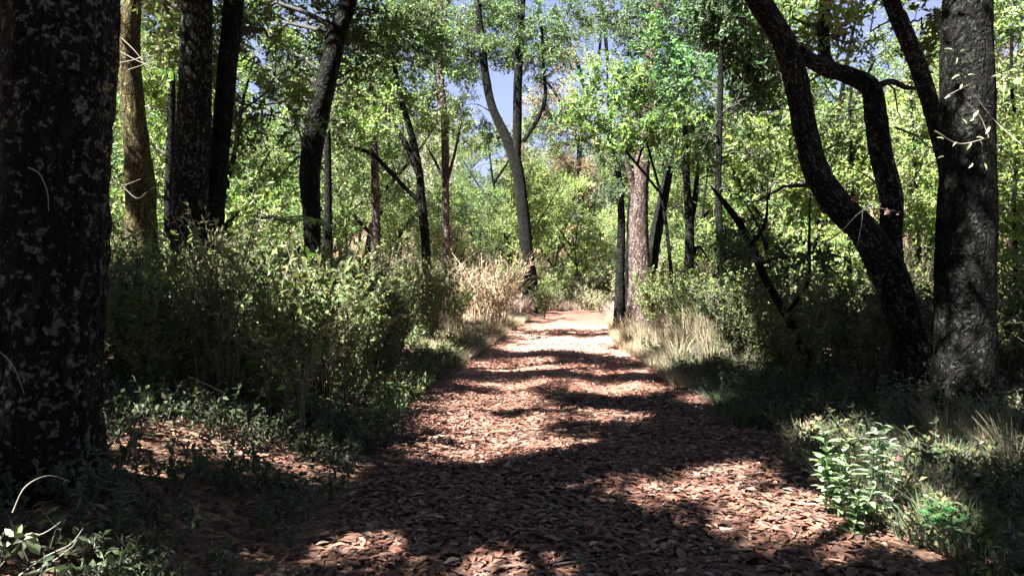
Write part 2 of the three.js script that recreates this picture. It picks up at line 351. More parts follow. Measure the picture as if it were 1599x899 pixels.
// spec.stems: [px, py, width px] from the base up, at depth d (+ dd at the far end); ext: go on up to this height
let treeSeed = 40;
function surveyedTree(spec) {
  const seed = ++treeSeed, r = rng(seed), tree = thing(spec.name, spec.label, 'tree', spec.group), d = spec.d, all = [], cr = new Crown(seed + 900);
  spec.stems.forEach((st, si) => {
    const n = st.p.length, pts = [], rad = [];
    st.p.forEach(([px, py, w], i) => { const dd = d + (st.d0 ?? 0) + (st.dd ?? 0) * i / (n - 1 || 1); pts.push(at(px, py, dd)); rad.push(w / 2 * dd / FP * (spec.thin ?? 1)); });
    if (si === 0 || st.rooted) {
      const b = pts[0], gy = terrain(b.x, b.z);
      if (b.y > gy + 0.05) { pts.unshift(V(b.x - (pts[1].x - b.x) * 0.15, gy - 0.15, b.z)); rad.unshift(rad[0] * 1.12); }
      else b.y = gy - 0.15;
    }
    if (st.ext) {
      let p = pts[pts.length - 1].clone(), q = pts[pts.length - 2], dir = p.clone().sub(q).normalize(), r0 = rad[rad.length - 1];
      const H = st.ext, steps = Math.max(2, Math.ceil((H - p.y) / 1.3)), h0 = p.y;
      for (let i = 1; i <= steps; i++) {
        dir.lerp(V((r() - 0.5) * 0.7, 1, (r() - 0.5) * 0.7), 0.4).normalize();
        p = p.clone().addScaledVector(dir, (H - h0) / steps); pts.push(p); rad.push(lerp(r0, 0.025, Math.pow(i / steps, 1.1)));
      }
    }
    else rad[rad.length - 1] *= 0.3;
    const big = Math.max(...rad), near = d < 7;
    part(si ? 'limb' : 'trunk', trunkGeo(pts, rad, { seg: near ? 72 : big > 0.12 && d < 20 ? 26 : 12, step: near ? 0.035 : d < 14 ? 0.06 : 0.2, rough: spec.rough ?? 0.07, seed: seed * 7 + si, flare: si === 0 ? (spec.flare ?? 0.35) : 0 }), BARK[spec.bark ?? 'dark'], tree);
    const cv = new THREE.CatmullRomCurve3(pts, false, 'centripetal');
    for (let i = 0; i <= 40; i++) { const t = i / 40, f = Math.min(t * (pts.length - 1), pts.length - 1.001), k = Math.floor(f); all.push([cv.getPoint(t), lerp(rad[k], rad[k + 1], f - k)]); }
  });
  const reach = (c, low = 0.25) => {                                   // the stem point a branch to c would leave from
    let best = all[all.length - 1], bd = 1e9;
    for (const a of all) { const dist = a[0].distanceTo(c), v = dist + Math.max(0, a[0].y - (c.y - low * dist)) * 1.5; if (v < bd && a[0].y > 1) { bd = v; best = a; } }
    return best;
  };
  for (const b of spec.blobs ?? []) {
    const [px, py, rx, ry, dd = 0, n0 = 60, o = {}] = b, D = d + dd, n = n0 * (d > 11 && spec.kind !== 'bright' ? 1.25 : 1), c = at(px, py, D), R = [rx * D / FP, ry * D / FP, Math.max(rx, ry) * D / FP * 0.8];
    const [p, pr] = reach(c); if (!o.free) cr.bough(p, c, Math.min(0.05, pr * 0.45));
    cr.blob(c, R, n, { kind: spec.kind, tint: spec.tint, masked: d < 17, size: d > 30 ? 1.6 : 1, ...o });
  }
  if (spec.dome) {
    const { c, R, n = 24, k: k0 = 90, low = 0.35, ...o } = spec.dome, k = Math.round(k0 * (d < 13 ? 1.7 : 1));
    const top = c ? V(...c) : all[all.length - 1][0].clone().add(V(0, -R[1] * 0.5, 0));
    for (let i = 0; i < n; i++) {
      const u = sph(r).multiplyScalar(Math.pow(r(), 0.4)), q = V(top.x + u.x * R[0], top.y + Math.abs(u.y) * R[1] * (u.y < 0 ? -low : 1), top.z + u.z * R[2]);
      const [p, pr] = reach(q); cr.bough(p, q, Math.min(0.07, pr * 0.5));
      const rr = 0.9 + 0.5 * r(); cr.blob(q, [rr, rr * 0.7, rr], k, { kind: spec.kind, tint: spec.tint, size: 1.25, ...o });
    }
  }
  for (const [x0, y0, x1, y1, w, dd = 0] of spec.twigs ?? []) { const D = d + dd, a = at(x0, y0, d), b = at(x1, y1, D); stick(cr.wood, [a, a.clone().lerp(b, 0.35).add(V(0, (r() - 0.5) * 0.15, 0.05)), a.clone().lerp(b, 0.7).add(V(0, (r() - 0.5) * 0.2, 0)), b], w / 2 * d / FP, 0.004, [1, 1, 1], 5); }
  cr.finish(tree, spec.woodMat);
  return tree;
}
// a tree grown about its own base, for copies further off
function grownTree(seed, H, R, { kind = 'oak', bark = 'dark', blobs = 12, k = 40, from = 0.4, size = 1.5, r0 = H * 0.018, lean = 0.1, tint = [1, 1, 1] } = {}) {
  const r = rng(seed), g = new THREE.Group(), cr = new Crown(seed + 7), all = [];
  const line = (o, dir, len, rad, n, nm) => {
    const pts = [o.clone()], rr = [rad]; let p = o.clone(); dir = dir.clone();
    for (let i = 1; i <= n; i++) { dir.add(V((r() - 0.5) * 0.35, 0.12, (r() - 0.5) * 0.35)).normalize(); p = p.clone().addScaledVector(dir, len / n); pts.push(p); rr.push(lerp(rad, 0.02, i / n)); all.push([p, rr[i]]); }
    part(nm, trunkGeo(pts, rr, { seg: 8, step: 0.5, rough: 0.06, seed: seed + all.length, flare: nm === 'trunk' ? 0.3 : 0 }), BARK[bark], g); return pts;
  };
  const tr = line(V(0, -0.2, 0), V((r() - 0.5) * lean * 2, 1, (r() - 0.5) * lean * 2), H * 0.95, r0, 6, 'trunk');
  for (let i = 0; i < 3; i++) { const o = tr[2 + i % 3], a = r() * 6.28; line(o, V(Math.cos(a), 0.9, Math.sin(a)).normalize(), H * (0.3 + 0.2 * r()), r0 * 0.5, 4, 'limb'); }
  for (let i = 0; i < blobs; i++) {
    const t = Math.pow(r(), 0.8), a = r() * 6.28, rr = R * (0.35 + 0.65 * Math.sin(Math.PI * (0.15 + 0.8 * t))) * Math.sqrt(r()), c = V(Math.cos(a) * rr, lerp(H * from, H, t), Math.sin(a) * rr);
    let best = all[0], bd = 1e9; for (const q of all) { const v = q[0].distanceTo(c) + Math.max(0, q[0].y - c.y) * 2; if (v < bd) { bd = v; best = q; } }
    cr.bough(best[0], c, Math.min(0.05, best[1] * 0.6));
    const q = R * (0.28 + 0.2 * r()); cr.blob(c, [q, q * 0.7, q], k, { kind, size, masked: false, tint });
  }
  cr.finish(g);
  return g;
}

// ------------------------------------------------------------------ the setting: forest floor, track, fallen leaves
{
  const axis = (a, b, fine0, fine1, step, grow) => { // fine between fine0 and fine1, coarser outside
    const v = []; let s = step;
    for (let x = fine0; x <= fine1 + 1e-6; x += step) v.push(x);
    s = step; for (let x = fine1; x < b;) { s *= grow; x += s; v.push(Math.min(x, b)); }
    s = step; for (let x = fine0; x > a;) { s *= grow; x -= s; v.unshift(Math.max(x, a)); }
    return v;
  };
  const sheet = (xs, zs, y, col) => {
    const mb = new MB(), w = xs.length;
    for (const z of zs) for (const x of xs) mb.v(x, y(x, z), z, col(x, z), x, z);
    for (let j = 0; j + 1 < zs.length; j++) for (let i = 0; i + 1 < w; i++) { const a = j * w + i; mb.t(a, a + w, a + 1); mb.t(a + 1, a + w, a + w + 1); }
    return mb.geo();
  };
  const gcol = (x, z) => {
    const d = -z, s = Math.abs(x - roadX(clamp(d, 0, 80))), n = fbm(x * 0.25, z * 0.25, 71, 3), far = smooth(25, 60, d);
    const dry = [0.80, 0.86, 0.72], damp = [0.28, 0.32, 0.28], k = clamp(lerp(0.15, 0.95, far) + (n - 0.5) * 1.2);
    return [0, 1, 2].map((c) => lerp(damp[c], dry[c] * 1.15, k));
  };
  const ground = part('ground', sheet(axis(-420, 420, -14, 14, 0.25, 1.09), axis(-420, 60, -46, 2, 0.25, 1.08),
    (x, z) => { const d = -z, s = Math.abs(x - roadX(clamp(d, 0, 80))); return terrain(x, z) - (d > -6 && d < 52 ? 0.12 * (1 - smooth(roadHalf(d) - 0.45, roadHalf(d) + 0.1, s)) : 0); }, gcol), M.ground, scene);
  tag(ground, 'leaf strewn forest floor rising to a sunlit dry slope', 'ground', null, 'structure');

  const mb = new MB(), NX = 44, N = 380;
  for (let j = 0; j <= N; j++) {
    const d = -5 + 56 * Math.pow(j / N, 1.35), c = roadX(clamp(d, 0, 80)), hw = roadHalf(d);
    for (let i = 0; i <= NX; i++) {
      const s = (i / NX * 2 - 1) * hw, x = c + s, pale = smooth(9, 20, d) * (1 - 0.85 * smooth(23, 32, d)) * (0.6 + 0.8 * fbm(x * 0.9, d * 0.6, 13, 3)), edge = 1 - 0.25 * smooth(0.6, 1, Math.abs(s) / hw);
      const k = lerp(0.75, 2.0, clamp(pale)) * edge * (1 - 0.55 * smooth(28, 38, d));  // far end of the road coloured darker to offset the sun on it
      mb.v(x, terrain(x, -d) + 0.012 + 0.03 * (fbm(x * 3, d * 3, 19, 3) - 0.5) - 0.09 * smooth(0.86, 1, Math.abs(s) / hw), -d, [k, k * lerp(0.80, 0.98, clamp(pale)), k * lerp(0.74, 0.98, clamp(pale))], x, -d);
    }
  }
  for (let j = 0; j < N; j++) for (let i = 0; i < NX; i++) { const a = j * (NX + 1) + i; mb.t(a, a + 1, a + NX + 1); mb.t(a + 1, a + NX + 2, a + NX + 1); }
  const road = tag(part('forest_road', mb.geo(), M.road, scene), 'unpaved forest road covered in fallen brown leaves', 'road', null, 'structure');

  // dead oak leaves: a long blade, cupped and twisted, with a stalk
  const dead = (seed) => {
    const r = rng(seed), g = new MB(), L = 1, W = 0.30 + 0.16 * r(), cup = 0.06 + 0.2 * r(), arch = (r() - 0.35) * 0.5, twist = (r() - 0.5) * 0.9, white = [1, 1, 1], rows = [];
    const prof = [0.02, 0.55, 0.95, 1, 0.72, 0.03];
    for (let i = 0; i < 6; i++) {
      const t = i / 5, w = W / 2 * prof[i], a = twist * (t - 0.5), y0 = arch * (0.25 - (t - 0.5) ** 2) + 0.02 * (r() - 0.5);
      const x = (t - 0.5) * L, up = cup * W * (0.6 + 0.6 * r());
      rows.push([g.v(x, y0 + up * prof[i] - w * Math.sin(a), -w * Math.cos(a), [0.94, 0.93, 0.92]), g.v(x, y0, 0, [0.82, 0.8, 0.8]), g.v(x, y0 + up * prof[i] * (0.6 + 0.5 * r()) + w * Math.sin(a), w * Math.cos(a), white)]);
    }
    for (let i = 0; i < 5; i++) for (let k = 0; k < 2; k++) { const A = rows[i][k], B = rows[i][k + 1], D = rows[i + 1][k], E = rows[i + 1][k + 1]; g.t(A, B, D); g.t(B, E, D); }
    stick(g, [V(-L / 2, 0, 0), V(-L / 2 - 0.14, 0.02, 0.03 * (r() - 0.5))], 0.008, 0.006, [0.6, 0.55, 0.5]);
    return g.geo();
  };
  const shapes = [1, 2, 3, 4, 5].map((k) => dead(700 + k)), r = rng(31);
  const tint = () => { const t = r(), k = 0.45 + 0.95 * r(); const c = t < 0.42 ? [0.19, 0.085, 0.058] : t < 0.64 ? [0.25, 0.135, 0.09] : t < 0.92 ? [0.11, 0.062, 0.05] : [0.36, 0.27, 0.21]; return c.map((x) => x * k); };
  const all = [];
  const drop = (x, z, size) => {
    const y = terrain(x, z), tilt = Math.pow(r(), 2.2) * 0.6, e = new THREE.Euler((r() - 0.5) * 2 * tilt, r() * 6.2832, (r() - 0.5) * 2 * tilt + (r() < 0.35 ? Math.PI : 0), 'YXZ');
    const L = size * (0.035 + 0.085 * Math.pow(r(), 1.3));
    all.push({ m: new THREE.Matrix4().compose(V(x, y + 0.022 + 0.03 * r(), z), new THREE.Quaternion().setFromEuler(e), V(L, L, L * (0.8 + 0.5 * r()))), c: tint(), s: r() < 0.5 ? 0 : 1, k: Math.floor(r() * 5), dist: -z > 3.1 ? Math.hypot(x, z) : 99, road: Math.abs(x - roadX(-z)) < roadHalf(-z) + 0.2, x, z });
  };
  for (const [d0, d1, per, size] of [[2, 6, 1250, 1], [6, 11, 900, 0.95], [11, 20, 520, 0.85], [20, 34, 160, 0.9]]) {
    for (let i = 0; i < (d1 - d0) * 5.2 * per; i++) {
      const d = d0 + (d1 - d0) * r(), s = (r() * 2 - 1) * (roadHalf(d) + 0.06 + 0.25 * r()), x = roadX(d) + s;
      const thin = d > 8.5 ? 1.15 - 1.1 * smooth(8.5, 13, d) * fbm(x * 0.9, d * 0.6, 13, 3) * 1.25 : 1;      // driven bare in places further on
      if (r() > thin && Math.abs(s) < 1.7) continue;
      drop(x, -d, size);
    }
  }
  for (let i = 0; i < 17000; i++) { const d = 3 + 9 * r(), x = -6.5 + 5.5 * r(); if (x < roadX(d) - 1.9) drop(x, -d, 1); }
  for (let i = 0; i < 7000; i++) { const d = 3 + 11 * r(), x = 2 + 6 * r(); if (x > roadX(d) + 1.8) drop(x, -d, 1); }
  const inView = (o) => Math.abs(o.x) < -o.z * 0.66 && -o.z > 3.95;
  const close = all.filter((o) => o.road && inView(o)).sort((a, b) => a.dist - b.dist).slice(0, 300);
  const single = new Set(close), tones = [0, 1, 2, 3, 4, 5].map(() => new THREE.MeshStandardMaterial({ color: C(...tint()), vertexColors: true, roughness: 0.7 }));
  close.forEach((o, i) => {
    const m = part(i ? 'fallen_leaf_' + String(i).padStart(3, '0') : 'fallen_leaf', shapes[o.k], tones[i % 6], road);
    m.applyMatrix4(o.m);
  });
  for (const [host, on] of [[road, true], [ground, false]]) shapes.forEach((g, k) => {
    const mine = all.filter((o) => o.k === k && o.road === on && !single.has(o));
    const im = new THREE.InstancedMesh(g, M.dryLeaf, mine.length); im.name = 'leaf_litter'; im.castShadow = im.receiveShadow = true; im.userData.kind = 'stuff';
    mine.forEach((o, i) => { im.setMatrixAt(i, o.m); im.setColorAt(i, C(...o.c)); });
    host.add(im);
  });
  { // broken twigs among the leaves
    const g = new MB(); stick(g, [V(-0.5, 0, 0), V(-0.15, 0.03, 0.05), V(0.2, 0.02, -0.03), V(0.5, 0.05, 0.04)], 0.022, 0.012, [1, 1, 1], 5); stick(g, [V(-0.1, 0.03, 0.04), V(0.12, 0.06, 0.22)], 0.014, 0.008, [1, 1, 1], 4);
    const im = new THREE.InstancedMesh(g.geo(), M.dryLeaf, 420); im.name = 'twig_litter'; im.castShadow = im.receiveShadow = true; im.userData.kind = 'stuff';
    for (let i = 0; i < 420; i++) {
      const d = 3 + 17 * Math.pow(r(), 1.4), x = roadX(d) + (r() * 2 - 1) * 2.4, L = 0.06 + 0.22 * r() * r(), k = 0.5 + r();
      im.setMatrixAt(i, new THREE.Matrix4().compose(V(x, terrain(x, -d) + 0.05, -d), new THREE.Quaternion().setFromEuler(new THREE.Euler((r() - 0.5) * 0.3, r() * 6.28, (r() - 0.5) * 0.3)), V(L, L, L))); im.setColorAt(i, C(0.16 * k, 0.13 * k, 0.11 * k));
    }
    road.add(im);
  }
}
// ------------------------------------------------------------------ trees surveyed one by one
const T = surveyedTree;
T({ name: 'oak_tree', label: 'massive dark oak trunk with lichen and rusty moss at the left edge', d: 4.3, bark: 'lichen', rough: 0.09, flare: 0.3,
  stems: [{ p: [[46, 850, 172], [60, 650, 166], [74, 450, 160], [84, 250, 162], [95, 60, 160], [100, -140, 150]], ext: 10.5 }],
  dome: { R: [5.2, 2.6, 4.6], n: 30, k: 100, c: [-1.8, 9, -5.5] } });
T({ name: 'oak_tree', label: 'tall dark straight oak trunk, thicker of the close pair left of the leaning tree', d: 10, bark: 'lichen',
  stems: [{ p: [[295, 560, 62], [297, 450, 58], [298, 300, 56], [304, 150, 50], [308, 0, 46]], ext: 11 }],
  dome: { R: [4.2, 2.6, 3.6], n: 22, k: 80 }, blobs: [[330, 40, 60, 50, 0.5, 40], [250, 25, 50, 40, 1, 40, { kind: 'pale' }]] });
T({ name: 'oak_tree', label: 'slimmer dark oak trunk leaning right beside the thicker straight trunk', d: 10.3, bark: 'dark',
  stems: [{ p: [[312, 560, 34], [318, 450, 33], [335, 330, 31], [347, 200, 28], [358, 80, 30], [366, 0, 31]], ext: 10.5 }],
  twigs: [[352, 200, 430, 130, 7, 0.6], [345, 260, 400, 240, 4, 0.4]],
  blobs: [[420, 60, 70, 60, 0.8, 60], [400, 170, 50, 40, 0.5, 30]], dome: { R: [3.6, 2.2, 3.2], n: 14, k: 80 } });
T({ name: 'mossy_tree', label: 'mossy brown trunk between the massive left oak and the close dark pair', d: 14, bark: 'moss',
  stems: [{ p: [[222, 440, 52], [220, 330, 44], [214, 230, 38], [206, 140, 34], [203, 40, 32]], ext: 10 }, { p: [[232, 400, 12], [238, 300, 14], [226, 200, 12]], dd: 0.3, rooted: true }],
  kind: 'pale', blobs: [[200, 60, 60, 60, 1.2, 60], [250, 20, 50, 50, 1.5, 50], [190, 130, 30, 30, 1, 20]], dome: { R: [3.2, 2.2, 3], n: 10, k: 60, c: [-7.1, 8.6, -14] } });
T({ name: 'slender_tree', label: 'thin dark trunk just left of the close dark pair', d: 18, bark: 'dark',
  stems: [{ p: [[264, 440, 15], [264, 300, 14], [268, 180, 12], [266, 60, 11], [262, -20, 10]], ext: 10 }], kind: 'lime',
  blobs: [[240, 150, 40, 40, 0.5, 40], [280, 190, 30, 30, 0.5, 24], [215, 230, 32, 32, 0.8, 30]], dome: { R: [2.4, 1.8, 2.4], n: 8, k: 60 } });
T({ name: 'leaning_tree', label: 'dark trunk leaning right at the top, rising from the thicket', d: 12, bark: 'dark',
  stems: [{ p: [[492, 500, 28], [489, 420, 25], [487, 330, 27], [484, 270, 33], [497, 180, 34], [514, 110, 31], [527, 55, 29], [545, 0, 27]], ext: 10 }],
  twigs: [[500, 215, 402, 160, 6, 0.8], [497, 235, 410, 285, 5, 0.6], [520, 120, 440, 75, 6, 0.7], [512, 130, 590, 85, 5, 0.5], [505, 160, 370, 155, 7, -0.3]],
  tint: [0.6, 0.75, 0.8], blobs: [[430, 50, 60, 45, 0.8, 60], [480, 30, 50, 40, 0.8, 50], [590, 70, 60, 45, 0.6, 80], [380, 20, 50, 35, 0.6, 50], [500, 90, 45, 40, 1.4, 60], [430, 120, 45, 35, 0.8, 34], [600, 20, 60, 30, 0.4, 50], [560, 130, 40, 30, 0.6, 26]], dome: { R: [3.8, 2.4, 3.4], n: 18, k: 80 } });  // leaf tint darkened so this crown looks shaded
T({ name: 'slender_tree', label: 'thin dark trunk close behind the leaning tree', d: 17, bark: 'dark',
  stems: [{ p: [[514, 430, 13], [513, 330, 12], [512, 240, 11], [510, 150, 10]], ext: 8.5 }], kind: 'oak', blobs: [[520, 190, 40, 40, 0.5, 36], [480, 110, 50, 40, 1, 40]] });
T({ name: 'slender_tree', label: 'thin sunlit straight trunk with pinkish bark left of the forked slim tree', d: 22, bark: 'pale',
  stems: [{ p: [[588, 440, 15], [588, 380, 14], [586, 280, 13], [583, 180, 12], [584, 90, 11]], ext: 11 }], kind: 'oak',
  blobs: [[590, 110, 50, 45, 0.3, 44], [560, 160, 40, 30, 0.5, 26, { kind: 'lime' }], [640, 60, 45, 40, 0.3, 44]] });
T({ name: 'forked_tree', label: 'slim dark tree with a wavy fork and a long low limb reaching left', d: 20, bark: 'dark', thin: 0.72,
  stems: [{ p: [[668, 450, 22], [665, 380, 20], [659, 315, 19], [654, 260, 16], [640, 200, 14], [622, 140, 12], [615, 70, 10]], ext: 11.5 },
    { p: [[655, 275, 14], [634, 225, 12], [610, 185, 11], [597, 140, 10], [593, 110, 8]], dd: 0.5 }, { p: [[660, 318, 12], [634, 295, 10], [606, 265, 10], [580, 240, 9], [545, 228, 7], [528, 212, 5]], dd: -0.6 }],
  tint: [0.8, 0.9, 0.95], blobs: [[560, 220, 50, 30, -0.5, 40, { kind: 'lime' }], [600, 190, 40, 30, 0, 30, { kind: 'lime' }], [630, 130, 50, 40, 0.4, 44], [670, 90, 45, 45, 0.3, 44], [610, 50, 60, 45, 0, 76], [660, 30, 60, 40, 0, 76], [540, 60, 50, 45, 0.5, 60], [470, 90, 50, 40, 1, 50, { kind: 'pale' }], [600, 120, 40, 35, 0.5, 36]] });  // tint lowers the leaf colour in place of shade
T({ name: 'slender_tree', label: 'pale straight trunk with upturned side branches between forked tree and road', d: 22, thin: 0.8, bark: 'pale',
  stems: [{ p: [[699, 450, 15], [698, 380, 14], [696, 290, 14], [695, 200, 15], [689, 120, 12], [688, 60, 10]], ext: 11.5 }, { p: [[697, 300, 7], [688, 270, 6], [676, 245, 5], [666, 228, 4]], dd: 0.4 }, { p: [[698, 285, 8], [708, 250, 6], [716, 215, 5], [722, 190, 4]], dd: -0.4 }, { p: [[695, 190, 8], [684, 150, 7], [678, 100, 6]], dd: 0.5 }],
  blobs: [[712, 190, 28, 24, -0.3, 20, { kind: 'lime' }], [670, 210, 35, 30, 0.4, 26, { kind: 'lime' }], [685, 50, 45, 40, 0.2, 50], [665, 140, 30, 25, 0.3, 22]] });
T({ name: 'oak_tree', label: 'large Y-shaped oak beside the left road edge', d: 44, bark: 'dark', flare: 0.4, thin: 0.72,
  stems: [{ p: [[831, 478, 44], [826, 420, 30], [818, 340, 27], [811, 280, 26], [803, 245, 27], [786, 205, 21], [768, 165, 19], [755, 90, 17], [746, 0, 16]], ext: 24 },
    { p: [[806, 262, 22], [808, 210, 20], [809, 140, 19], [812, 60, 18], [815, 0, 18]], dd: -0.3, ext: 24 }, { p: [[818, 222, 9], [838, 190, 9], [851, 160, 9], [849, 100, 7], [845, 40, 6], [838, 20, 5]], dd: -0.8 }],
  kind: 'oak', tint: [0.8, 0.9, 0.95], blobs: [[760, 60, 60, 45, 0, 110], [720, 25, 60, 40, 1, 110], [790, 20, 50, 35, 0.5, 90], [850, 30, 45, 40, 0, 80], [690, 90, 50, 35, 0.5, 70], [720, 110, 35, 30, 0.6, 40], [840, 90, 35, 35, -0.4, 50], [650, 40, 40, 30, 0.8, 50], [722, 165, 34, 34, 2, 44, { kind: 'pale' }], [738, 215, 26, 26, 2, 26], [790, 85, 30, 34, 1, 34], [880, 60, 36, 30, 0.5, 40], [900, 20, 40, 30, 0, 46], [860, 110, 35, 30, 0.5, 30, { kind: 'rust' }], [850, 200, 30, 30, 0.5, 24, { kind: 'rust' }]] });  // foliage colour dimmed by the tint as if in shade
T({ name: 'spreading_tree', label: 'sunlit tree with arching branches and rusty foliage beyond the Y-shaped oak', d: 62, bark: 'dark', thin: 0.75,
  stems: [{ p: [[915, 465, 18], [913, 400, 14], [908, 320, 12], [905, 250, 11], [912, 180, 9], [930, 130, 8]], ext: 26 }, { p: [[907, 230, 8], [880, 170, 6], [855, 130, 5], [830, 120, 3]], dd: -2 }, { p: [[920, 160, 8], [905, 110, 8], [895, 75, 7], [875, 50, 5]], dd: 0 }, { p: [[950, 110, 7], [945, 50, 8], [938, 10, 8]], dd: 1, ext: 30 }],
  kind: 'rust', blobs: [[880, 210, 40, 40, 0, 90], [850, 255, 45, 40, 0, 90], [830, 180, 40, 40, 0, 70, { kind: 'pale' }], [940, 190, 40, 40, 0, 80, { kind: 'pale' }], [900, 40, 40, 25, 0, 40, { kind: 'oak' }], [860, 150, 45, 30, 0, 60], [905, 150, 40, 30, 0, 56, { kind: 'pale' }], [870, 90, 35, 25, 0, 36, { kind: 'pale' }], [930, 90, 40, 30, 0, 44, { kind: 'pale' }], [940, 260, 40, 40, 0, 56], [890, 300, 45, 35, 0, 60, { kind: 'pale' }]] });
T({ name: 'oak_tree', label: 'thick pink-barked sunlit oak at the right edge of the road', d: 24, bark: 'pale', flare: 0.65, thin: 0.92,
  stems: [{ p: [[1003, 480, 48], [1000, 420, 38], [998, 350, 33], [1002, 270, 28], [1012, 190, 25], [1016, 120, 23], [1022, 40, 21]], ext: 15 }, { p: [[994, 310, 12], [984, 270, 11], [976, 245, 9]], dd: -0.3 }],
  kind: 'deep', tint: [1.4, 1.35, 1.4], blobs: [[1000, 60, 60, 50, 0.5, 90], [1040, 30, 60, 40, 0.5, 80], [990, 130, 45, 35, 0.6, 46], [1060, 110, 50, 45, 0.6, 70], [960, 30, 30, 30, 0.5, 30], [1100, 60, 50, 50, 0.6, 70]] });
T({ name: 'forked_tree', label: 'dark twin stemmed tree immediately left of the pink-barked oak', d: 27, bark: 'dark', thin: 0.8,
  stems: [{ p: [[968, 478, 22], [969, 420, 17], [971, 350, 15], [968, 290, 13], [962, 240, 11]], ext: 9.5 }, { p: [[982, 478, 18], [984, 400, 16], [986, 330, 15], [990, 260, 13]], dd: -0.4, rooted: true }],
  kind: 'deep', blobs: [[960, 300, 30, 35, 0, 60], [975, 260, 30, 30, 0, 50], [950, 220, 35, 30, 0, 40], [985, 200, 30, 30, 0, 40]] });
T({ name: 'leaning_tree', label: 'dark slanting trunk immediately right of the pink-barked oak', d: 25, bark: 'dark',
  stems: [{ p: [[1013, 470, 24], [1018, 410, 21], [1026, 360, 19], [1036, 310, 17], [1046, 260, 14]], ext: 9 }], kind: 'deep', tint: [1.3, 1.3, 1.2], blobs: [[1050, 250, 40, 30, 0, 50], [1040, 200, 40, 30, 0, 50], [1080, 220, 40, 40, 0, 50]] });
T({ name: 'forked_tree', label: 'dark forked trunk standing alone against the bright slope right of the road', d: 21, bark: 'dark',
  stems: [{ p: [[1077, 460, 18], [1077, 400, 15], [1077, 340, 15], [1073, 290, 12], [1070, 220, 10]], ext: 9 }, { p: [[1078, 350, 11], [1086, 310, 9], [1090, 270, 7], [1096, 230, 5]], dd: 0.4 }, { p: [[1078, 420, 7], [1090, 385, 6], [1110, 410, 4]], dd: 0.2 }],
  kind: 'deep', tint: [1.3, 1.25, 1.2], blobs: [[1080, 240, 40, 40, 0, 60], [1110, 190, 45, 45, 0, 70], [1060, 170, 40, 40, 0, 56], [1130, 260, 35, 35, 0, 40, { kind: 'lime' }]] });
T({ name: 'evergreen_tree', label: 'dense dark green leafy tree between pink-barked oak and curved tree', d: 15, bark: 'dark',
  stems: [{ p: [[1128, 480, 14], [1126, 400, 12], [1122, 300, 11], [1124, 200, 10], [1126, 100, 9], [1120, 0, 7]], ext: 8.5 }],
  kind: 'deep', tint: [1, 1.15, 1.15], blobs: [[1130, 60, 65, 55, 0, 190], [1080, 120, 45, 45, 0.2, 90], [1150, 160, 60, 55, 0, 180], [1110, 210, 45, 40, 0, 90], [1180, 90, 45, 60, 0.2, 110], [1170, 240, 50, 40, 0, 100], [1090, 30, 60, 40, 0, 110], [1140, 300, 45, 30, 0, 50], [1190, 20, 40, 40, 0.2, 70]] });
T({ name: 'bright_leaved_tree', label: 'young tree with glowing yellow-green leaves beside the pink-barked oak', d: 19, bark: 'dark',
  stems: [{ p: [[1052, 470, 6], [1046, 400, 6], [1036, 320, 5], [1015, 240, 4], [990, 150, 4]] }, { p: [[1030, 300, 4], [980, 240, 4], [940, 205, 3]], dd: -0.4 }, { p: [[995, 260, 4], [1020, 180, 3], [1050, 130, 3]], dd: -0.3 }],
  kind: 'bright', blobs: [[930, 170, 40, 28, -0.5, 34], [965, 150, 40, 30, -0.4, 36], [1000, 180, 40, 34, -0.4, 38], [960, 210, 40, 28, -0.4, 32], [1020, 120, 40, 35, -0.3, 38, { tint: [0.8, 0.9, 1] }], [1060, 115, 40, 30, -0.2, 34, { tint: [0.5, 0.8, 1.5] }], [1000, 225, 30, 20, -0.4, 18], [1090, 95, 35, 25, -0.2, 24, { tint: [0.5, 0.8, 1.5] }], [1030, 60, 30, 30, -0.2, 22, { tint: [0.6, 0.8, 1] }]] });
T({ name: 'curved_tree', label: 'gnarled dark tree with two sweeping stems right of the road', d: 8.6, bark: 'lichen', rough: 0.1, thin: 0.92, flare: 0.6,
  stems: [{ p: [[1447, 665, 72], [1432, 580, 56], [1414, 500, 54], [1388, 425, 60], [1352, 365, 50], [1305, 315, 46], [1275, 265, 42], [1258, 200, 40], [1240, 110, 42], [1222, 60, 40], [1185, 0, 40]], ext: 8.5, dd: -0.5 },
    { p: [[1392, 425, 44], [1392, 370, 36], [1392, 310, 37], [1376, 240, 35], [1368, 180, 36], [1358, 135, 34], [1325, 118, 30], [1295, 105, 26], [1287, 70, 20], [1289, 0, 19]], dd: 0.5, ext: 8 },
    { p: [[1248, 84, 26], [1275, 100, 26], [1305, 114, 24], [1335, 122, 26]], dd: 0.4 }, { p: [[1362, 140, 14], [1392, 128, 10], [1420, 138, 8], [1450, 132, 6]], dd: 0.8 }],
  twigs: [[1265, 290, 1150, 315, 7, 0.4], [1290, 110, 1200, 175, 4, 0.4], [1385, 130, 1410, 190, 4, 0.3], [1400, 200, 1475, 235, 4, 0.3], [1380, 300, 1320, 260, 3, -0.4], [1270, 240, 1330, 200, 3, 0.2], [1362, 160, 1300, 170, 3, 0.4], [1300, 60, 1360, 70, 4, 0.4]],
  dome: { R: [3.4, 1.6, 3.2], n: 18, k: 90, c: [3, 7.6, -8.8], low: 0.2 }, kind: 'oak', blobs: [[1320, 60, 40, 25, 0.6, 16, { kind: 'lime' }], [1240, 30, 30, 20, 0.3, 12]] });
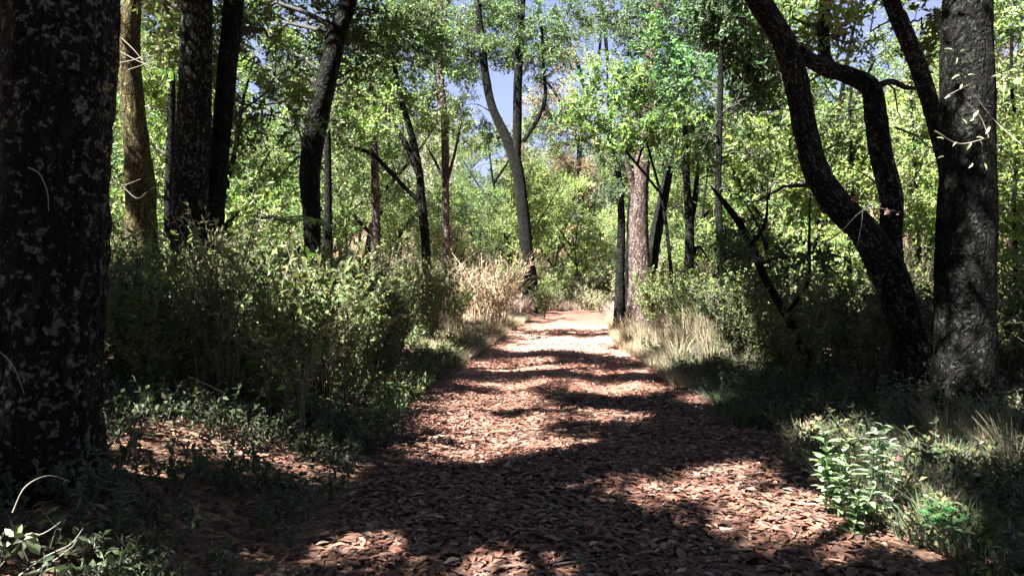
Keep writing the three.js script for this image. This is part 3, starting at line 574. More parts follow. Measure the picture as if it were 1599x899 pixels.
T({ name: 'oak_tree', label: 'thick straight black trunk at the right with pale sprigs in front', d: 8.0, bark: 'dark', rough: 0.06, thin: 0.94, flare: 0.5,
  stems: [{ p: [[1508, 690, 112], [1508, 600, 96], [1508, 450, 92], [1511, 300, 88], [1511, 150, 82], [1512, 0, 76]], ext: 10.5 }],
  dome: { R: [4.2, 2.0, 3.8], n: 22, k: 90, low: 0.2 } });
T({ name: 'leaning_tree', label: 'dark trunk slanting behind the thick straight right trunk', d: 10.5, bark: 'lichen',
  stems: [{ p: [[1508, 560, 30], [1500, 420, 30], [1488, 300, 28], [1470, 220, 27], [1450, 150, 26], [1425, 80, 26], [1395, 10, 24]], ext: 9 }, { p: [[1440, 105, 14], [1425, 60, 12], [1415, 20, 10]], dd: 0.5 }],
  dome: { R: [3, 1.6, 3], n: 12, k: 80, c: [4.6, 8.2, -11], low: 0.2 }, kind: 'oak', blobs: [[1440, 40, 40, 40, 0.8, 20], [1360, 50, 40, 40, 1, 24, { kind: 'lime' }]] });
T({ name: 'crooked_sapling', label: 'thin crooked dark sapling slanting left above the right road verge', d: 10, bark: 'dark', flare: 0.1,
  stems: [{ p: [[1275, 610, 15], [1256, 550, 13], [1226, 490, 13], [1195, 435, 12], [1165, 365, 11], [1138, 325, 10], [1110, 290, 8]], dd: 0.6 }, { p: [[1172, 385, 7], [1195, 350, 6], [1200, 290, 5]], dd: 0.3 }, { p: [[1228, 492, 7], [1262, 440, 6], [1264, 380, 5], [1266, 300, 4]], dd: 0.3 }],
  kind: 'deep', tint: [1.1, 1.1, 1], blobs: [[1110, 275, 40, 30, 0.6, 9], [1180, 340, 50, 35, 0.4, 9], [1215, 400, 40, 40, 0.4, 9], [1270, 380, 40, 40, 0.4, 9]] });
T({ name: 'young_tree', label: 'sunlit yellow-green young tree seen between the two stems of the curved tree', d: 15.5, bark: 'dark', thin: 0.8,
  stems: [{ p: [[1330, 470, 9], [1326, 380, 8], [1332, 280, 7], [1326, 180, 6]], ext: 6 }], kind: 'lime', blobs: [[1320, 300, 45, 40, 0, 50], [1290, 390, 40, 40, 0, 36], [1340, 220, 40, 40, 0, 40], [1300, 180, 35, 30, 0, 30, { kind: 'oak' }]].map((b) => [...b.slice(0, 6), { ...b[6], masked: false }]) });
T({ name: 'young_tree', label: 'bright leafy young tree filling the gap left of the thick straight right trunk', d: 17, bark: 'dark', thin: 0.8,
  stems: [{ p: [[1440, 480, 9], [1436, 380, 8], [1430, 280, 7], [1425, 190, 6]], ext: 6.5 }], kind: 'lime', blobs: [[1430, 320, 45, 45, 0, 56], [1410, 230, 40, 40, 0, 40], [1450, 400, 40, 40, 0, 40, { kind: 'bright', tint: [1, 0.9, 1] }], [1440, 170, 35, 30, 0, 30, { kind: 'pale' }]] });
T({ name: 'young_tree', label: 'bright green young tree at the right edge behind the thick straight trunk', d: 13, bark: 'dark', thin: 0.8,
  stems: [{ p: [[1590, 520, 10], [1588, 420, 9], [1584, 320, 8], [1590, 220, 7]], ext: 6 }], kind: 'lime', blobs: [[1590, 330, 45, 50, 0, 50], [1600, 430, 45, 40, 0, 40, { kind: 'bright' }], [1580, 230, 40, 40, 0, 40], [1610, 130, 50, 45, 0, 44, { kind: 'pale' }]].map((b) => [...b.slice(0, 6), { ...b[6], masked: false }]) });
// unseen oaks added so that their crowns shade the near part of the road, from the left and from behind
for (const [x, z, H, R, where] of [[-4.7, 0.3, 10.2, 4.2, 'beside the viewpoint on the left'], [-8.3, -3.2, 10.5, 4.6, 'left of the massive left oak'], [-8.8, 2.6, 10, 4.6, 'well left of the viewpoint'], [-3.2, 5.2, 10, 4.4, 'behind the viewpoint'],
  [-7, 7.4, 10.5, 4.4, 'behind the viewpoint on the left'], [1.2, 5.4, 9.5, 4, 'behind the viewpoint on the right'], [-11, -9.5, 10.5, 4.2, 'deep in the left thicket']]) {
  const seed = ++treeSeed, tree = thing('oak_tree', 'unseen tall oak added for its shading crown ' + where, 'tree'), cr = new Crown(seed + 900), r = rng(seed), g = terrain(x, z);
  const pts = [V(x, g - 0.2, z), V(x + 0.05, 2, z), V(x + 0.2, 4.5, z - 0.1), V(x + 0.1, H * 0.7, z + 0.1), V(x, H, z)], trunk = part('trunk', trunkGeo(pts, [0.3, 0.24, 0.21, 0.15, 0.04], { seg: 18, step: 0.15, seed, flare: 0.35 }), BARK.dark, tree);
  for (let i = 0; i < 24; i++) {
    const u = sph(r).multiplyScalar(Math.pow(r(), 0.4)), q = V(x + u.x * R, H - 2 + u.y * 2.3, z + u.z * R);
    cr.bough(V(x + 0.1, Math.max(3.6, q.y - 1.2 - r()), z), q, 0.06); cr.blob(q, [1.25, 0.85, 1.25], 160, { size: 1.25 });
  }
  cr.finish(tree);
}
// woodland further off: grown forms, each copy a tree of its own
{
  const r = rng(4), protos = [
    ['oak_tree', 'tall green tree', grownTree(11, 14, 4.2, { kind: 'oak', blobs: 18, k: 30, bark: 'dark' })], ['oak_tree', 'tall pale-leaved tree', grownTree(12, 12, 3.6, { kind: 'pale', blobs: 16, k: 30, bark: 'pale' })], ['oak_tree', 'very tall green tree', grownTree(13, 16, 4.4, { kind: 'oak', blobs: 20, k: 30, bark: 'dark', tint: [1.25, 1.2, 1.3] })],
    ['oak_tree', 'rusty-leaved tree', grownTree(14, 11, 3.8, { kind: 'rust', blobs: 14, k: 28, bark: 'dark' })], ['oak_tree', 'pale-barked light tree', grownTree(15, 13, 3.4, { kind: 'pale', blobs: 14, k: 28, bark: 'dark', from: 0.3 })], ['oak_tree', 'tall yellow-green tree', grownTree(16, 15, 3.6, { kind: 'lime', blobs: 15, k: 28, bark: 'pale' })],
    ['oak_tree', 'tall blue-green tree', grownTree(17, 13, 3.8, { kind: 'oak', blobs: 15, k: 26, bark: 'dark', tint: [0.75, 0.85, 1.3] })], ['oak_tree', 'tall silvery-leaved tree', grownTree(18, 12, 3.6, { kind: 'pale', blobs: 12, k: 26, bark: 'dark', tint: [1.15, 1.0, 1.7] })]];
  const young = [
    ['young_tree', 'yellow-green young tree', grownTree(21, 5.5, 1.9, { kind: 'lime', blobs: 10, k: 26, from: 0.2, size: 1.2 })], ['young_tree', 'green young tree', grownTree(22, 6.5, 2.1, { kind: 'oak', blobs: 12, k: 26, from: 0.25, size: 1.2, tint: [1.2, 1.2, 1.1] })],
    ['young_tree', 'pale young tree', grownTree(23, 4.5, 1.8, { kind: 'pale', blobs: 10, k: 26, from: 0.12, size: 1.2 })], ['young_tree', 'dark green young tree', grownTree(24, 6, 1.8, { kind: 'deep', blobs: 11, k: 26, from: 0.2, size: 1.2, tint: [1.6, 1.5, 1.4] })]];
  const placed = [], free = (x, z, m) => { for (const [a, b] of placed) if (Math.hypot(a - x, b - z) < m) return false; placed.push([x, z]); return true; };
  const put = (set, list, d, x, zone, scale) => {
    const [n, look, p] = set[Math.floor(r() * set.length)], gy = terrain(x, -d);
    const c = copy(p, n, zone[0], zone[1], V(x, gy - 0.1, -d), r() * 6.28, scale); c.userData.category = 'tree'; NAMED.push([c, look]);
  };
  const zones = {
    farL: ['tall tree in the sunlit wood far behind the left thicket', 'tall trees far behind the left thicket'], farR: ['tall tree in the wood far behind the trunks right of the road', 'tall trees far behind the right trunks'],
    farC: ['tall tree on the bright slope where the road ends', 'tall trees where the road ends'], yl: ['slim young tree standing among the shrubs left of the road', 'young trees among the left shrubs'], yr: ['slim young tree standing among the shrubs right of the road', 'young trees among the right shrubs'],
  };
  for (let i = 0, n = 0; i < 4000 && n < 190; i++) {
    const d = 34 + 96 * Math.pow(r(), 0.8), x = (r() * 2 - 1) * d * 0.78, s = x - roadX(Math.min(d, 80));
    if ((d < 62 && Math.abs(s) < 4.5) || (d < 40 && s < 0 && s > -6) || !free(x, -d, 2.8 + d * 0.014)) continue;
    put(protos, null, d, x, s < -9 ? zones.farL : s > 9 ? zones.farR : zones.farC, Math.abs(x + 4) < 0.40 * d ? 0.62 + 0.42 * r() : 0.8 + 0.5 * r()); n++;
  }
  for (let i = 0, n = 0; i < 3000 && n < 46; i++) {
    const d = 15 + 32 * r(), side = r() < 0.5 ? -1 : 1, s = side * (4 + 22 * r()), x = roadX(d) + s;
    if (Math.abs(x) > d * 0.8 || (side < 0 && d < 22 && s > -8) || !free(x, -d, 2.6)) continue;
    put(young, null, d, x, side < 0 ? zones.yl : zones.yr, 0.7 + 0.6 * r()); n++;
  }
  for (let i = 0, n = 0; i < 3000 && n < 44; i++) { // the end of the road is closed by leaves
    const d = 50 + 40 * r(), x = roadX(Math.min(d, 80)) + (r() * 2 - 1) * 15;
    if (!free(x, -d, 1.8)) continue;
    put(young, null, d, x, ['leafy young tree on the bright slope where the road ends', 'leafy young trees where the road ends'], 0.8 + 0.9 * r()); n++;
  }
  for (const [d, s, k] of [[31, -8.5, 0.75], [37.5, -9.5, 0.75], [35, -11, 0.8]]) { // added so that their crowns shade the far part of the road
    const x = roadX(d) + s; placed.push([x, -d]); put([protos[0], protos[2], protos[6]], null, d, x, ['tree close to the far left road edge', 'trees at the far left road edge'], k);
  }
  // unseen wood beside and behind the viewpoint, added to block low sky light
  for (let i = 0, n = 0; i < 3000 && n < 56; i++) {
    const a = r() * 6.28, R = 9 + 26 * Math.sqrt(r()), x = Math.cos(a) * R, z = Math.sin(a) * R + 2;
    if ((z < 0 && Math.abs(x) < -z * 0.8 + 4) || Math.abs(x) < 3 || (x < 0 && z < 11 && x > -17) || !free(x, z, 3)) continue;
    put(n % 3 ? protos : young, null, -z, x, ['unseen tree added around and behind the viewpoint', 'added trees around the viewpoint'], 0.8 + 0.4 * r()); n++;
  }
  // tall trees of the middle distance, further from the road
  for (let i = 0, n = 0; i < 2000 && n < 16; i++) {
    const d = 18 + 18 * r(), side = r() < 0.5 ? -1 : 1, s = side < 0 ? -15 - 12 * r() : 9 + 16 * r(), x = roadX(d) + s;
    if (Math.abs(x) > d * 0.85 || !free(x, -d, 4)) continue;
    put(protos, null, d, x, side < 0 ? ['tall oak in the middle of the wood well left of the road', 'tall oaks well left of the road'] : ['tall oak in the middle of the wood well right of the road', 'tall oaks well right of the road'], 0.7 + 0.3 * r()); n++;
  }
}
// ------------------------------------------------------------------ shrubs, grass and small plants
function shrub({ seed, h, w, stems, leaves, L, W, cols, upright = 0.5, mat = M.leaf, stemCol = [0.10, 0.08, 0.06], bare = 0.2, droop = 0.2, rich = false }) {
  const r = rng(seed), g = new THREE.Group(), a = new MB(), b = new MB();
  for (let i = 0; i < stems; i++) {
    const an = r() * 6.28, out = w * (0.25 + 0.75 * r()), hh = h * (0.55 + 0.45 * r()), o = V((r() - 0.5) * w * 0.4, -0.08, (r() - 0.5) * w * 0.4), pts = [];
    for (let k = 0; k <= 4; k++) { const t = k / 4, sp = Math.pow(t, lerp(1, 2.2, upright)); pts.push(V(o.x + Math.cos(an) * out * sp + (r() - 0.5) * 0.06, o.y + hh * Math.pow(t, 0.9), o.z + Math.sin(an) * out * sp + (r() - 0.5) * 0.06)); }
    stick(a, pts, 0.009, 0.003, stemCol);
    const tone = 0.7 + 0.6 * r();
    for (let k = 0; k < 3; k++) { // side shoots
      const t = 0.35 + 0.5 * r(), f = t * 4, j = Math.min(3, Math.floor(f)), q = pts[j].clone().lerp(pts[j + 1], f - j), e = q.clone().add(V((r() - 0.5) * w * 0.8, h * (0.05 + 0.18 * r()), (r() - 0.5) * w * 0.8));
      stick(a, [q, e], 0.004, 0.002, stemCol);
      for (let m = 0; m < leaves / stems / 5; m++) { const p = q.clone().lerp(e, 0.1 + 0.9 * r()), c = cols[Math.floor(r() * cols.length)], v = tone * (0.75 + 0.5 * r()), s = 0.7 + 0.6 * r(); leaf(b, p, sph(r).add(V(0, 0.5, 0)).normalize(), sph(r).add(V(0, 0.9, 0)).normalize(), L * s, W * s, c.map((x) => x * v), 0.25, droop * r() * 2, rich); }
    }
    for (let m = 0; m < leaves / stems * 0.4; m++) {
      const t = bare + (1 - bare) * r(), f = t * 4, j = Math.min(3, Math.floor(f)), p = pts[j].clone().lerp(pts[j + 1], f - j), c = cols[Math.floor(r() * cols.length)], v = tone * (0.75 + 0.5 * r()), s = 0.7 + 0.6 * r();
      leaf(b, p, sph(r).add(V(0, 0.4, 0)).normalize(), sph(r).add(V(0, 0.9, 0)).normalize(), L * s, W * s, c.map((x) => x * v), 0.25, droop * r() * 2, rich);
    }
  }
  part('stem', a.geo(), M.dryLeaf, g);
  tag(part('foliage', b.geo(), mat, g), null, null, null, 'stuff');
  return g;
}
function tussock({ seed, h, w, blades, cols, bw = 0.006, lean = 0.6 }) {
  const r = rng(seed), mb = new MB();
  for (let i = 0; i < blades; i++) {
    const an = r() * 6.28, rr = w * Math.sqrt(r()) * 0.5, o = V(Math.cos(an) * rr, -0.03, Math.sin(an) * rr), hh = h * (0.4 + 0.6 * r()), a2 = an + (r() - 0.5) * 1.6, bend = hh * lean * (0.25 + r()), c = cols[Math.floor(r() * cols.length)], k = 0.7 + 0.6 * r(), col = c.map((x) => x * k);
    const sx = -Math.sin(a2 + r() - 0.5) * bw, sz = Math.cos(a2 + r() - 0.5) * bw; let p = null;
    for (let j = 0; j <= 3; j++) {
      const t = j / 3, x = o.x + Math.cos(a2) * bend * t * t, z = o.z + Math.sin(a2) * bend * t * t, y = o.y + hh * (t - 0.25 * t * t * lean), q = 1 - t * 0.85, e = [mb.v(x - sx * q, y, z - sz * q, col), mb.v(x + sx * q, y, z + sz * q, col)];
      if (p) { mb.t(p[0], p[1], e[0]); mb.t(p[1], e[1], e[0]); } p = e;
    }
  }
  return mb.geo();
}
const G = {
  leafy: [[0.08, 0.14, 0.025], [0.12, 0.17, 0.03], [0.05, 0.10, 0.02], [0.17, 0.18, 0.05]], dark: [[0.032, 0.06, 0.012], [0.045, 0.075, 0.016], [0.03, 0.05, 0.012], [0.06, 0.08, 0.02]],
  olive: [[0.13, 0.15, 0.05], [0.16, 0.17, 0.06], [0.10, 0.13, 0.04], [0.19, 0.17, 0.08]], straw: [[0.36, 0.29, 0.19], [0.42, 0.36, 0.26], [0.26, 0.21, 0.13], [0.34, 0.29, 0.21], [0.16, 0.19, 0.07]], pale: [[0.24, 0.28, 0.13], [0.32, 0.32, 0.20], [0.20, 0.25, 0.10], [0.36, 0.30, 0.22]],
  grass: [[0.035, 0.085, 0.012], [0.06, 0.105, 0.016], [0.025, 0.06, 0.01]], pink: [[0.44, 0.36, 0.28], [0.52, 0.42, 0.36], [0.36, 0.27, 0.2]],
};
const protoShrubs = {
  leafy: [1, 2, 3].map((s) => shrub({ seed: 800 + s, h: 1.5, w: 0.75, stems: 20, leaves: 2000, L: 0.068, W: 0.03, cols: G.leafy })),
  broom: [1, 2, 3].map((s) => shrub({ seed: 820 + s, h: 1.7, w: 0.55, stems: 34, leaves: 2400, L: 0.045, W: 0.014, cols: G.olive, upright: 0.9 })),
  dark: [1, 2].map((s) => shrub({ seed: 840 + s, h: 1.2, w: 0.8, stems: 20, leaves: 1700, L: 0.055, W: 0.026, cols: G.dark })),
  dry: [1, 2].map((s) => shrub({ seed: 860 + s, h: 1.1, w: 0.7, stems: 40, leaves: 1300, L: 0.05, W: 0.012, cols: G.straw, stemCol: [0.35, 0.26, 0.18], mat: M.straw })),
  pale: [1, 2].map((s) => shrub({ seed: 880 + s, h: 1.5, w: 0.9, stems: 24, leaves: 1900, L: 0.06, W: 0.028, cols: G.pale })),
};
const KIND = { leafy: 'leafy_shrub', broom: 'broom_shrub', dark: 'dark_shrub', dry: 'dry_shrub', pale: 'pale_shrub' };
const LOOK = { leafy: 'leafy green shrub', broom: 'olive broom shrub', dark: 'dark green shrub', dry: 'straw coloured bush', pale: 'pale shrub' };
{
  const r = rng(9), spots = [];
  const put = (kind, x, d, scale, where, lone) => {
    const set = protoShrubs[kind], c = copy(set[Math.floor(r() * set.length)], KIND[kind], lone ?? `${LOOK[kind]} ${where}`, lone ? null : `${LOOK[kind]}s ${where}`, V(x, terrain(x, -d), -d), r() * 6.28, scale);
    c.userData.category = 'shrub'; if (lone) delete c.userData.group; else NAMED.push([c, LOOK[kind]]); return c;
  };
  const fill = (n, d0, d1, s0, s1, gap, mix, sc, where, side) => {
    let k = 0;
    for (let i = 0; i < n * 30 && k < n; i++) {
      const d = d0 + (d1 - d0) * r(), s = s0 + (s1 - s0) * Math.pow(r(), 1.25), x = roadX(clamp(d, 0, 80)) + side * s;
      if (Math.abs(x) > d * 0.78 + 1 || spots.some(([a, b]) => Math.hypot(a - x, b - d) < gap)) continue;
      spots.push([x, d]); put(mix[Math.floor(r() * mix.length)], x, d, sc[0] + (sc[1] - sc[0]) * r(), where); k++;
    }
  };
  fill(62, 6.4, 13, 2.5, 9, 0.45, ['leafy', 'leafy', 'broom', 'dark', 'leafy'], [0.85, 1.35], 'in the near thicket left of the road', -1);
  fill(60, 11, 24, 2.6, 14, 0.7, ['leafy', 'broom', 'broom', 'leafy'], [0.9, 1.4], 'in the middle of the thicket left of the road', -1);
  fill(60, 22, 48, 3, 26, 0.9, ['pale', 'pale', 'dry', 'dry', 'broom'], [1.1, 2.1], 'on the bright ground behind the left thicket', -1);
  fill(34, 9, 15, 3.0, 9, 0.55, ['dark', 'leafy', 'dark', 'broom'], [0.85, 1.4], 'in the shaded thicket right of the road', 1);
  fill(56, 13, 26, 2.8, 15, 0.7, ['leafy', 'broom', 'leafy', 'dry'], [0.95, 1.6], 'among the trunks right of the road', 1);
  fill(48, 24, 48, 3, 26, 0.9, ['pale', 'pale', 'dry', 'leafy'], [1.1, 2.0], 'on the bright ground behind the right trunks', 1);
  fill(60, 48, 95, 0, 50, 1.8, ['pale', 'dry', 'pale', 'broom'], [1.2, 2.4], 'on the far slope left of the road end', -1);
  fill(60, 48, 95, 0.5, 50, 1.8, ['pale', 'dry', 'pale', 'broom'], [1.2, 2.4], 'on the far slope right of the road end', 1);
  fill(40, 50, 72, 0, 16, 1.2, ['pale', 'pale', 'leafy', 'broom'], [1.1, 1.9], 'around the bright end of the road', -1);
  fill(40, 50, 72, 0, 16, 1.2, ['pale', 'pale', 'leafy', 'broom'], [1.1, 1.9], 'beyond the bright end of the road', 1);
  put('leafy', at(1165, 500, 13).x, 13, 1.25, '', 'round sunlit green bush right of the tall dry grass');
  put('leafy', at(1120, 480, 17).x, 17, 1.3, '', 'green bush behind the tall dry grass clump');
  put('broom', at(1060, 470, 21).x, 21, 1.2, '', 'olive bush at the foot of the dark forked trunk');
  put('leafy', at(850, 470, 36).x, 36, 1.3, '', 'dark green bush just right of the Y-shaped oak base');
  put('leafy', at(800, 470, 42).x, 42, 1.3, '', 'green bush in front of the Y-shaped oak base'); put('pale', at(892, 470, 53).x, 53, 1.0, '', 'low pale bush in the middle of the road end'); put('leafy', at(940, 470, 52).x, 52, 1.5, '', 'green bush at the end of the road below the pink-barked oak');
  put('pale', at(868, 470, 48).x, 48, 1.3, '', 'pale bush closing the left side of the road end'); put('pale', at(918, 470, 49).x, 49, 1.2, '', 'pale bush closing the right side of the road end');
  put('dry', at(770, 400, 26).x, 26, 2.7, '', 'tall rounded bush of pinkish dry stems left of the Y-shaped oak');
  put('dry', at(735, 400, 27).x, 27, 2.1, '', 'smaller dry bush on the left flank of the tall pinkish bush');
  put('pale', at(935, 470, 44).x, 44, 1.1, '', 'pale bush at the far right end of the road');
}
{ // grass tussocks one could count, then the grass nobody could
  const r = rng(12), protos = [1, 2, 3].map((s) => tussock({ seed: 900 + s, h: 0.95, w: 0.45, blades: 240, cols: G.straw, lean: 0.5 })), green = [1, 2].map((s) => tussock({ seed: 910 + s, h: 0.4, w: 0.35, blades: 70, cols: G.grass, lean: 0.8, bw: 0.007 })), dry = [1, 2].map((s) => tussock({ seed: 920 + s, h: 0.5, w: 0.4, blades: 110, cols: G.straw, lean: 0.8, bw: 0.005 }));
  const one = (px, py, d, sc, label) => { const p = at(px, py, d), m = new THREE.Mesh(protos[Math.floor(r() * 3)], M.straw); m.name = numbered('grass_tussock'); m.position.set(p.x, terrain(p.x, -d), -d); m.scale.setScalar(sc); m.rotation.y = r() * 6; m.castShadow = m.receiveShadow = true; scene.add(m); tag(m, label, 'grass tussock'); };
  one(738, 500, 17, 1.15, 'tall dry grass tussock leaning over the left road edge'); one(718, 490, 18, 1.2, 'dry grass tussock behind the one leaning over the left road edge'); one(765, 500, 22, 0.9, 'smaller straw tussock at the left road edge beyond the tall one'); one(800, 495, 26, 0.8, 'small dry grass tussock beneath the Y-shaped oak');
  one(985, 520, 19, 1.1, 'leftmost straw tussock on the right road edge'); one(1010, 510, 18, 1.25, 'straw tussock second from the road on the right verge'); one(1040, 510, 17, 1.2, 'dense straw tussock in the middle of the right verge'); one(1075, 500, 16, 1.45, 'tallest feathery dry grass clump right of the road'); one(1105, 505, 15.5, 1.5, 'tall dry grass clump beside the crooked sapling'); one(1140, 510, 15, 1.3, 'dry grass clump under the crooked sapling'); one(1060, 545, 13.5, 0.9, 'short straw tussock at the sunlit front of the right verge'); one(1110, 550, 12.8, 0.9, 'short straw tussock bordering the shaded grass on the right');
  one(1590, 740, 5.4, 0.6, 'dry grass tussock at the lower right edge'); one(1545, 720, 5.9, 0.5, 'dry grass tussock below the thick straight right trunk'); one(1480, 700, 6.3, 0.6, 'small dry grass tussock near the base of the curved tree');
  const mass = (name, label, geos, mat, n, place, s0, s1, cat = 'grass') => {
    const mm = geos.map(() => []);
    for (let i = 0; i < n; i++) { const [x, d] = place(); if (x === null) continue; _q.setFromAxisAngle(UP, r() * 6.28); _s.setScalar(s0 + (s1 - s0) * r()); mm[i % geos.length].push([new THREE.Matrix4().compose(V(x, terrain(x, -d), -d), _q, _s), 0.7 + 0.6 * r()]); }
    const g = thing(name, label, cat); g.userData.kind = 'stuff';
    geos.forEach((geo, k) => { const im = new THREE.InstancedMesh(geo, mat, mm[k].length); im.name = name + '_clumps'; mm[k].forEach(([m, t], i) => { im.setMatrixAt(i, m); im.setColorAt(i, C(t, t, t)); }); im.castShadow = im.receiveShadow = true; im.userData.kind = 'stuff'; g.add(im); });
  };
  const verge = (d0, d1, side, a, b) => () => { const d = d0 + (d1 - d0) * r(); return [roadX(d) + side * (roadHalf(d) + a + (b - a) * Math.pow(r(), 1.4)), d]; };
  mass('green_grass', 'short green grass on the shaded right verge', green, M.softLeaf, 320, verge(8, 15, 1, 0.05, 1.6), 0.4, 1.0);
  mass('green_grass', 'dark grass and weeds in the lower right corner', green, M.softLeaf, 130, verge(3.2, 7, 1, 0.45, 3), 0.5, 1.1);
  mass('dry_grass', 'short dry grass fringing the left road edge', dry, M.straw, 240, verge(14, 34, -1, -0.2, 0.8), 0.5, 1);
  mass('dry_grass', 'short dry grass fringing the right road edge', dry, M.straw, 320, verge(11, 34, 1, -0.2, 1.4), 0.5, 1);
  mass('dry_grass', 'dry grass among litter at the lower right', dry, M.straw, 60, verge(4.8, 7, 1, 0.5, 3.2), 0.4, 0.8);
  mass('dry_grass', 'pale dry grass covering the far sunlit slope', [tussock({ seed: 930, h: 0.7, w: 1.2, blades: 90, cols: G.pink, lean: 0.8, bw: 0.014 })], M.straw, 6400, () => { const d = 30 + 70 * r(), x = (r() * 2 - 1) * d * 0.8; return d < 49 && Math.abs(x - roadX(d)) < 2.6 ? [null, 0] : [x, d]; }, 0.7, 1.5);
  const sprigs = (cols) => [1, 2, 3].map((s) => { const q = rng(940 + s), mb = new MB(); for (let i = 0; i < 5; i++) { const a = q() * 6.28, e = V(Math.cos(a) * 0.16, 0.12 + 0.2 * q(), Math.sin(a) * 0.16); stick(mb, [V(0, 0, 0), e], 0.003, 0.002, [0.05, 0.06, 0.03]); for (let k = 0; k < 9; k++) { const c = cols[Math.floor(q() * cols.length)]; leaf(mb, V(0, 0, 0).lerp(e, 0.3 + 0.7 * q()), sph(q).add(V(0, 0.4, 0)).normalize(), sph(q).add(V(0, 1, 0)).normalize(), 0.05, 0.026, c.map((x) => x * (0.6 + 0.6 * q())), 0.2, 0.2); } } return mb.geo(); });
  mass('weeds', 'mixed leafy weeds among the grass in the lower right corner', sprigs(G.olive), M.leaf, 260, verge(3.4, 8, 1, 0.4, 4), 0.6, 1.3, 'weeds');
  const sprig = sprigs(G.leafy), shadedSprig = sprigs(G.dark);  // second set has its leaf colours darkened to stand in for near shade
  mass('ground_cover', 'low leafy weeds on the dark bank at the lower left', shadedSprig, M.leaf, 700, () => { const d = 3 + 4.6 * r(), x = roadX(d) - 1.75 - 3 * Math.pow(r(), 0.8); if (d > 3.8 && d < 6 && x > -3.4 && r() < 0.68) return [null, 0]; return [x, d]; }, 0.6, 1.3, 'weeds');
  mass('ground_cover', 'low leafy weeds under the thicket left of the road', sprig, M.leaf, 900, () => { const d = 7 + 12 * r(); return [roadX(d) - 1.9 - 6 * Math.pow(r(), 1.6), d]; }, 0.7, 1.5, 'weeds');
  mass('ground_cover', 'low leafy weeds in shade around the right trunks', shadedSprig, M.leaf, 900, () => { const d = 4.5 + 12 * r(); return [roadX(d) + 2.1 + 6 * Math.pow(r(), 1.3), d]; }, 0.7, 1.5, 'weeds');
}
// plants near enough to count their leaves
const leafGeos = [1, 2, 3].map((s) => { const mb = new MB(), r = rng(970 + s); leaf(mb, V(0, 0, 0), V(0, 1, 0), V(0, 0, 1), 1, 0.42 + 0.12 * r(), [1, 1, 1], 0.2, 0.15 + 0.3 * r(), true); return mb.geo(); });
const leafMat = (c, gloss = 0.35, through = 0.42) => new THREE.MeshPhysicalMaterial({ color: C(...c), vertexColors: true, roughness: 1, transmission: through, thickness: 0, clearcoat: gloss, clearcoatRoughness: 0.4 });
function setLeaf(parent, p, dir, nrm, L, mat, k, wide = 1) {
  const x = V(0, 0, 0).crossVectors(dir, nrm).normalize(), z = V(0, 0, 0).crossVectors(x, dir).normalize(), m = part('leaf', leafGeos[k % 3], mat, parent);
  m.applyMatrix4(new THREE.Matrix4().makeBasis(x, dir, z).scale(V(L * wide, L, L)).setPosition(p)); return m;
}
function herb(name, label, [px, py], d, { stems, h, spread, L, mats, seed, pairs = 9 }) { // upright stems with opposite pairs of leaves
  const r = rng(seed), g = thing(name, label, 'plant'), o = at(px, py, d), y = terrain(o.x, -d); g.position.set(o.x, y - 0.02, -d);
  for (let i = 0; i < stems; i++) {
    const a = r() * 6.28, top = V(Math.cos(a) * spread * r(), h * (0.6 + 0.4 * r()), Math.sin(a) * spread * r()), b = V((r() - 0.5) * 0.1, 0, (r() - 0.5) * 0.1), mid = b.clone().lerp(top, 0.5).add(V(0, 0.04, 0)), mb = new MB();
    stick(mb, [b, mid, top], 0.005, 0.0025, [0.05, 0.09, 0.03], 4); part('stem', mb.geo(), M.dryLeaf, g);
    for (let k = 0; k < pairs; k++) {
      const t = 0.22 + 0.78 * k / (pairs - 1), p = t < 0.5 ? b.clone().lerp(mid, t * 2) : mid.clone().lerp(top, t * 2 - 1), a2 = k * 1.57 + i + (r() - 0.5) * 0.5, s = L * (k === pairs - 1 ? 0.7 : 1.1 - 0.35 * Math.abs(t - 0.55)) * (0.8 + 0.4 * r());
      for (const q of [0, Math.PI]) setLeaf(g, p, V(Math.cos(a2 + q), 0.25 + 0.5 * r(), Math.sin(a2 + q)).normalize(), V(0, 1, 0), s, mats[Math.floor(r() * mats.length)], Math.floor(r() * 3));
    }
  }
  return g;
}
const mint = [leafMat([0.13, 0.26, 0.07], 0.5), leafMat([0.19, 0.31, 0.11], 0.5), leafMat([0.08, 0.18, 0.04], 0.5)], silver = [leafMat([0.34, 0.42, 0.30], 0.6), leafMat([0.22, 0.33, 0.17], 0.6)], vivid = [leafMat([0.02, 0.24, 0.015], 0.2, 0.45), leafMat([0.04, 0.22, 0.015], 0.2, 0.45), leafMat([0.02, 0.15, 0.01], 0.2, 0.45)], shade = [leafMat([0.03, 0.08, 0.025]), leafMat([0.04, 0.10, 0.03])];
herb('broadleaf_herb', 'leafy green herb at the right verge, left of the silvery one', [1305, 800], 4.8, { stems: 9, h: 0.60, spread: 0.19, L: 0.09, mats: mint, seed: 1, pairs: 8 });
herb('broadleaf_herb', 'silvery sunlit herb with pale leaves at the right verge', [1366, 800], 4.75, { stems: 5, h: 0.66, spread: 0.12, L: 0.1, mats: silver, seed: 2, pairs: 9 });
herb('broadleaf_herb', 'low light green herb in front of the silvery one', [1335, 810], 4.5, { stems: 6, h: 0.36, spread: 0.15, L: 0.085, mats: mint, seed: 3, pairs: 5 });
herb('broadleaf_herb', 'small dark herb in the shade below the curved tree', [1400, 690], 7.4, { stems: 6, h: 0.5, spread: 0.2, L: 0.07, mats: shade, seed: 4, pairs: 6 });
herb('vivid_plant', 'vivid green low plant with flat leaf clusters at the lower right', [1470, 850], 4.4, { stems: 10, h: 0.26, spread: 0.2, L: 0.075, mats: vivid, seed: 5, pairs: 5 });
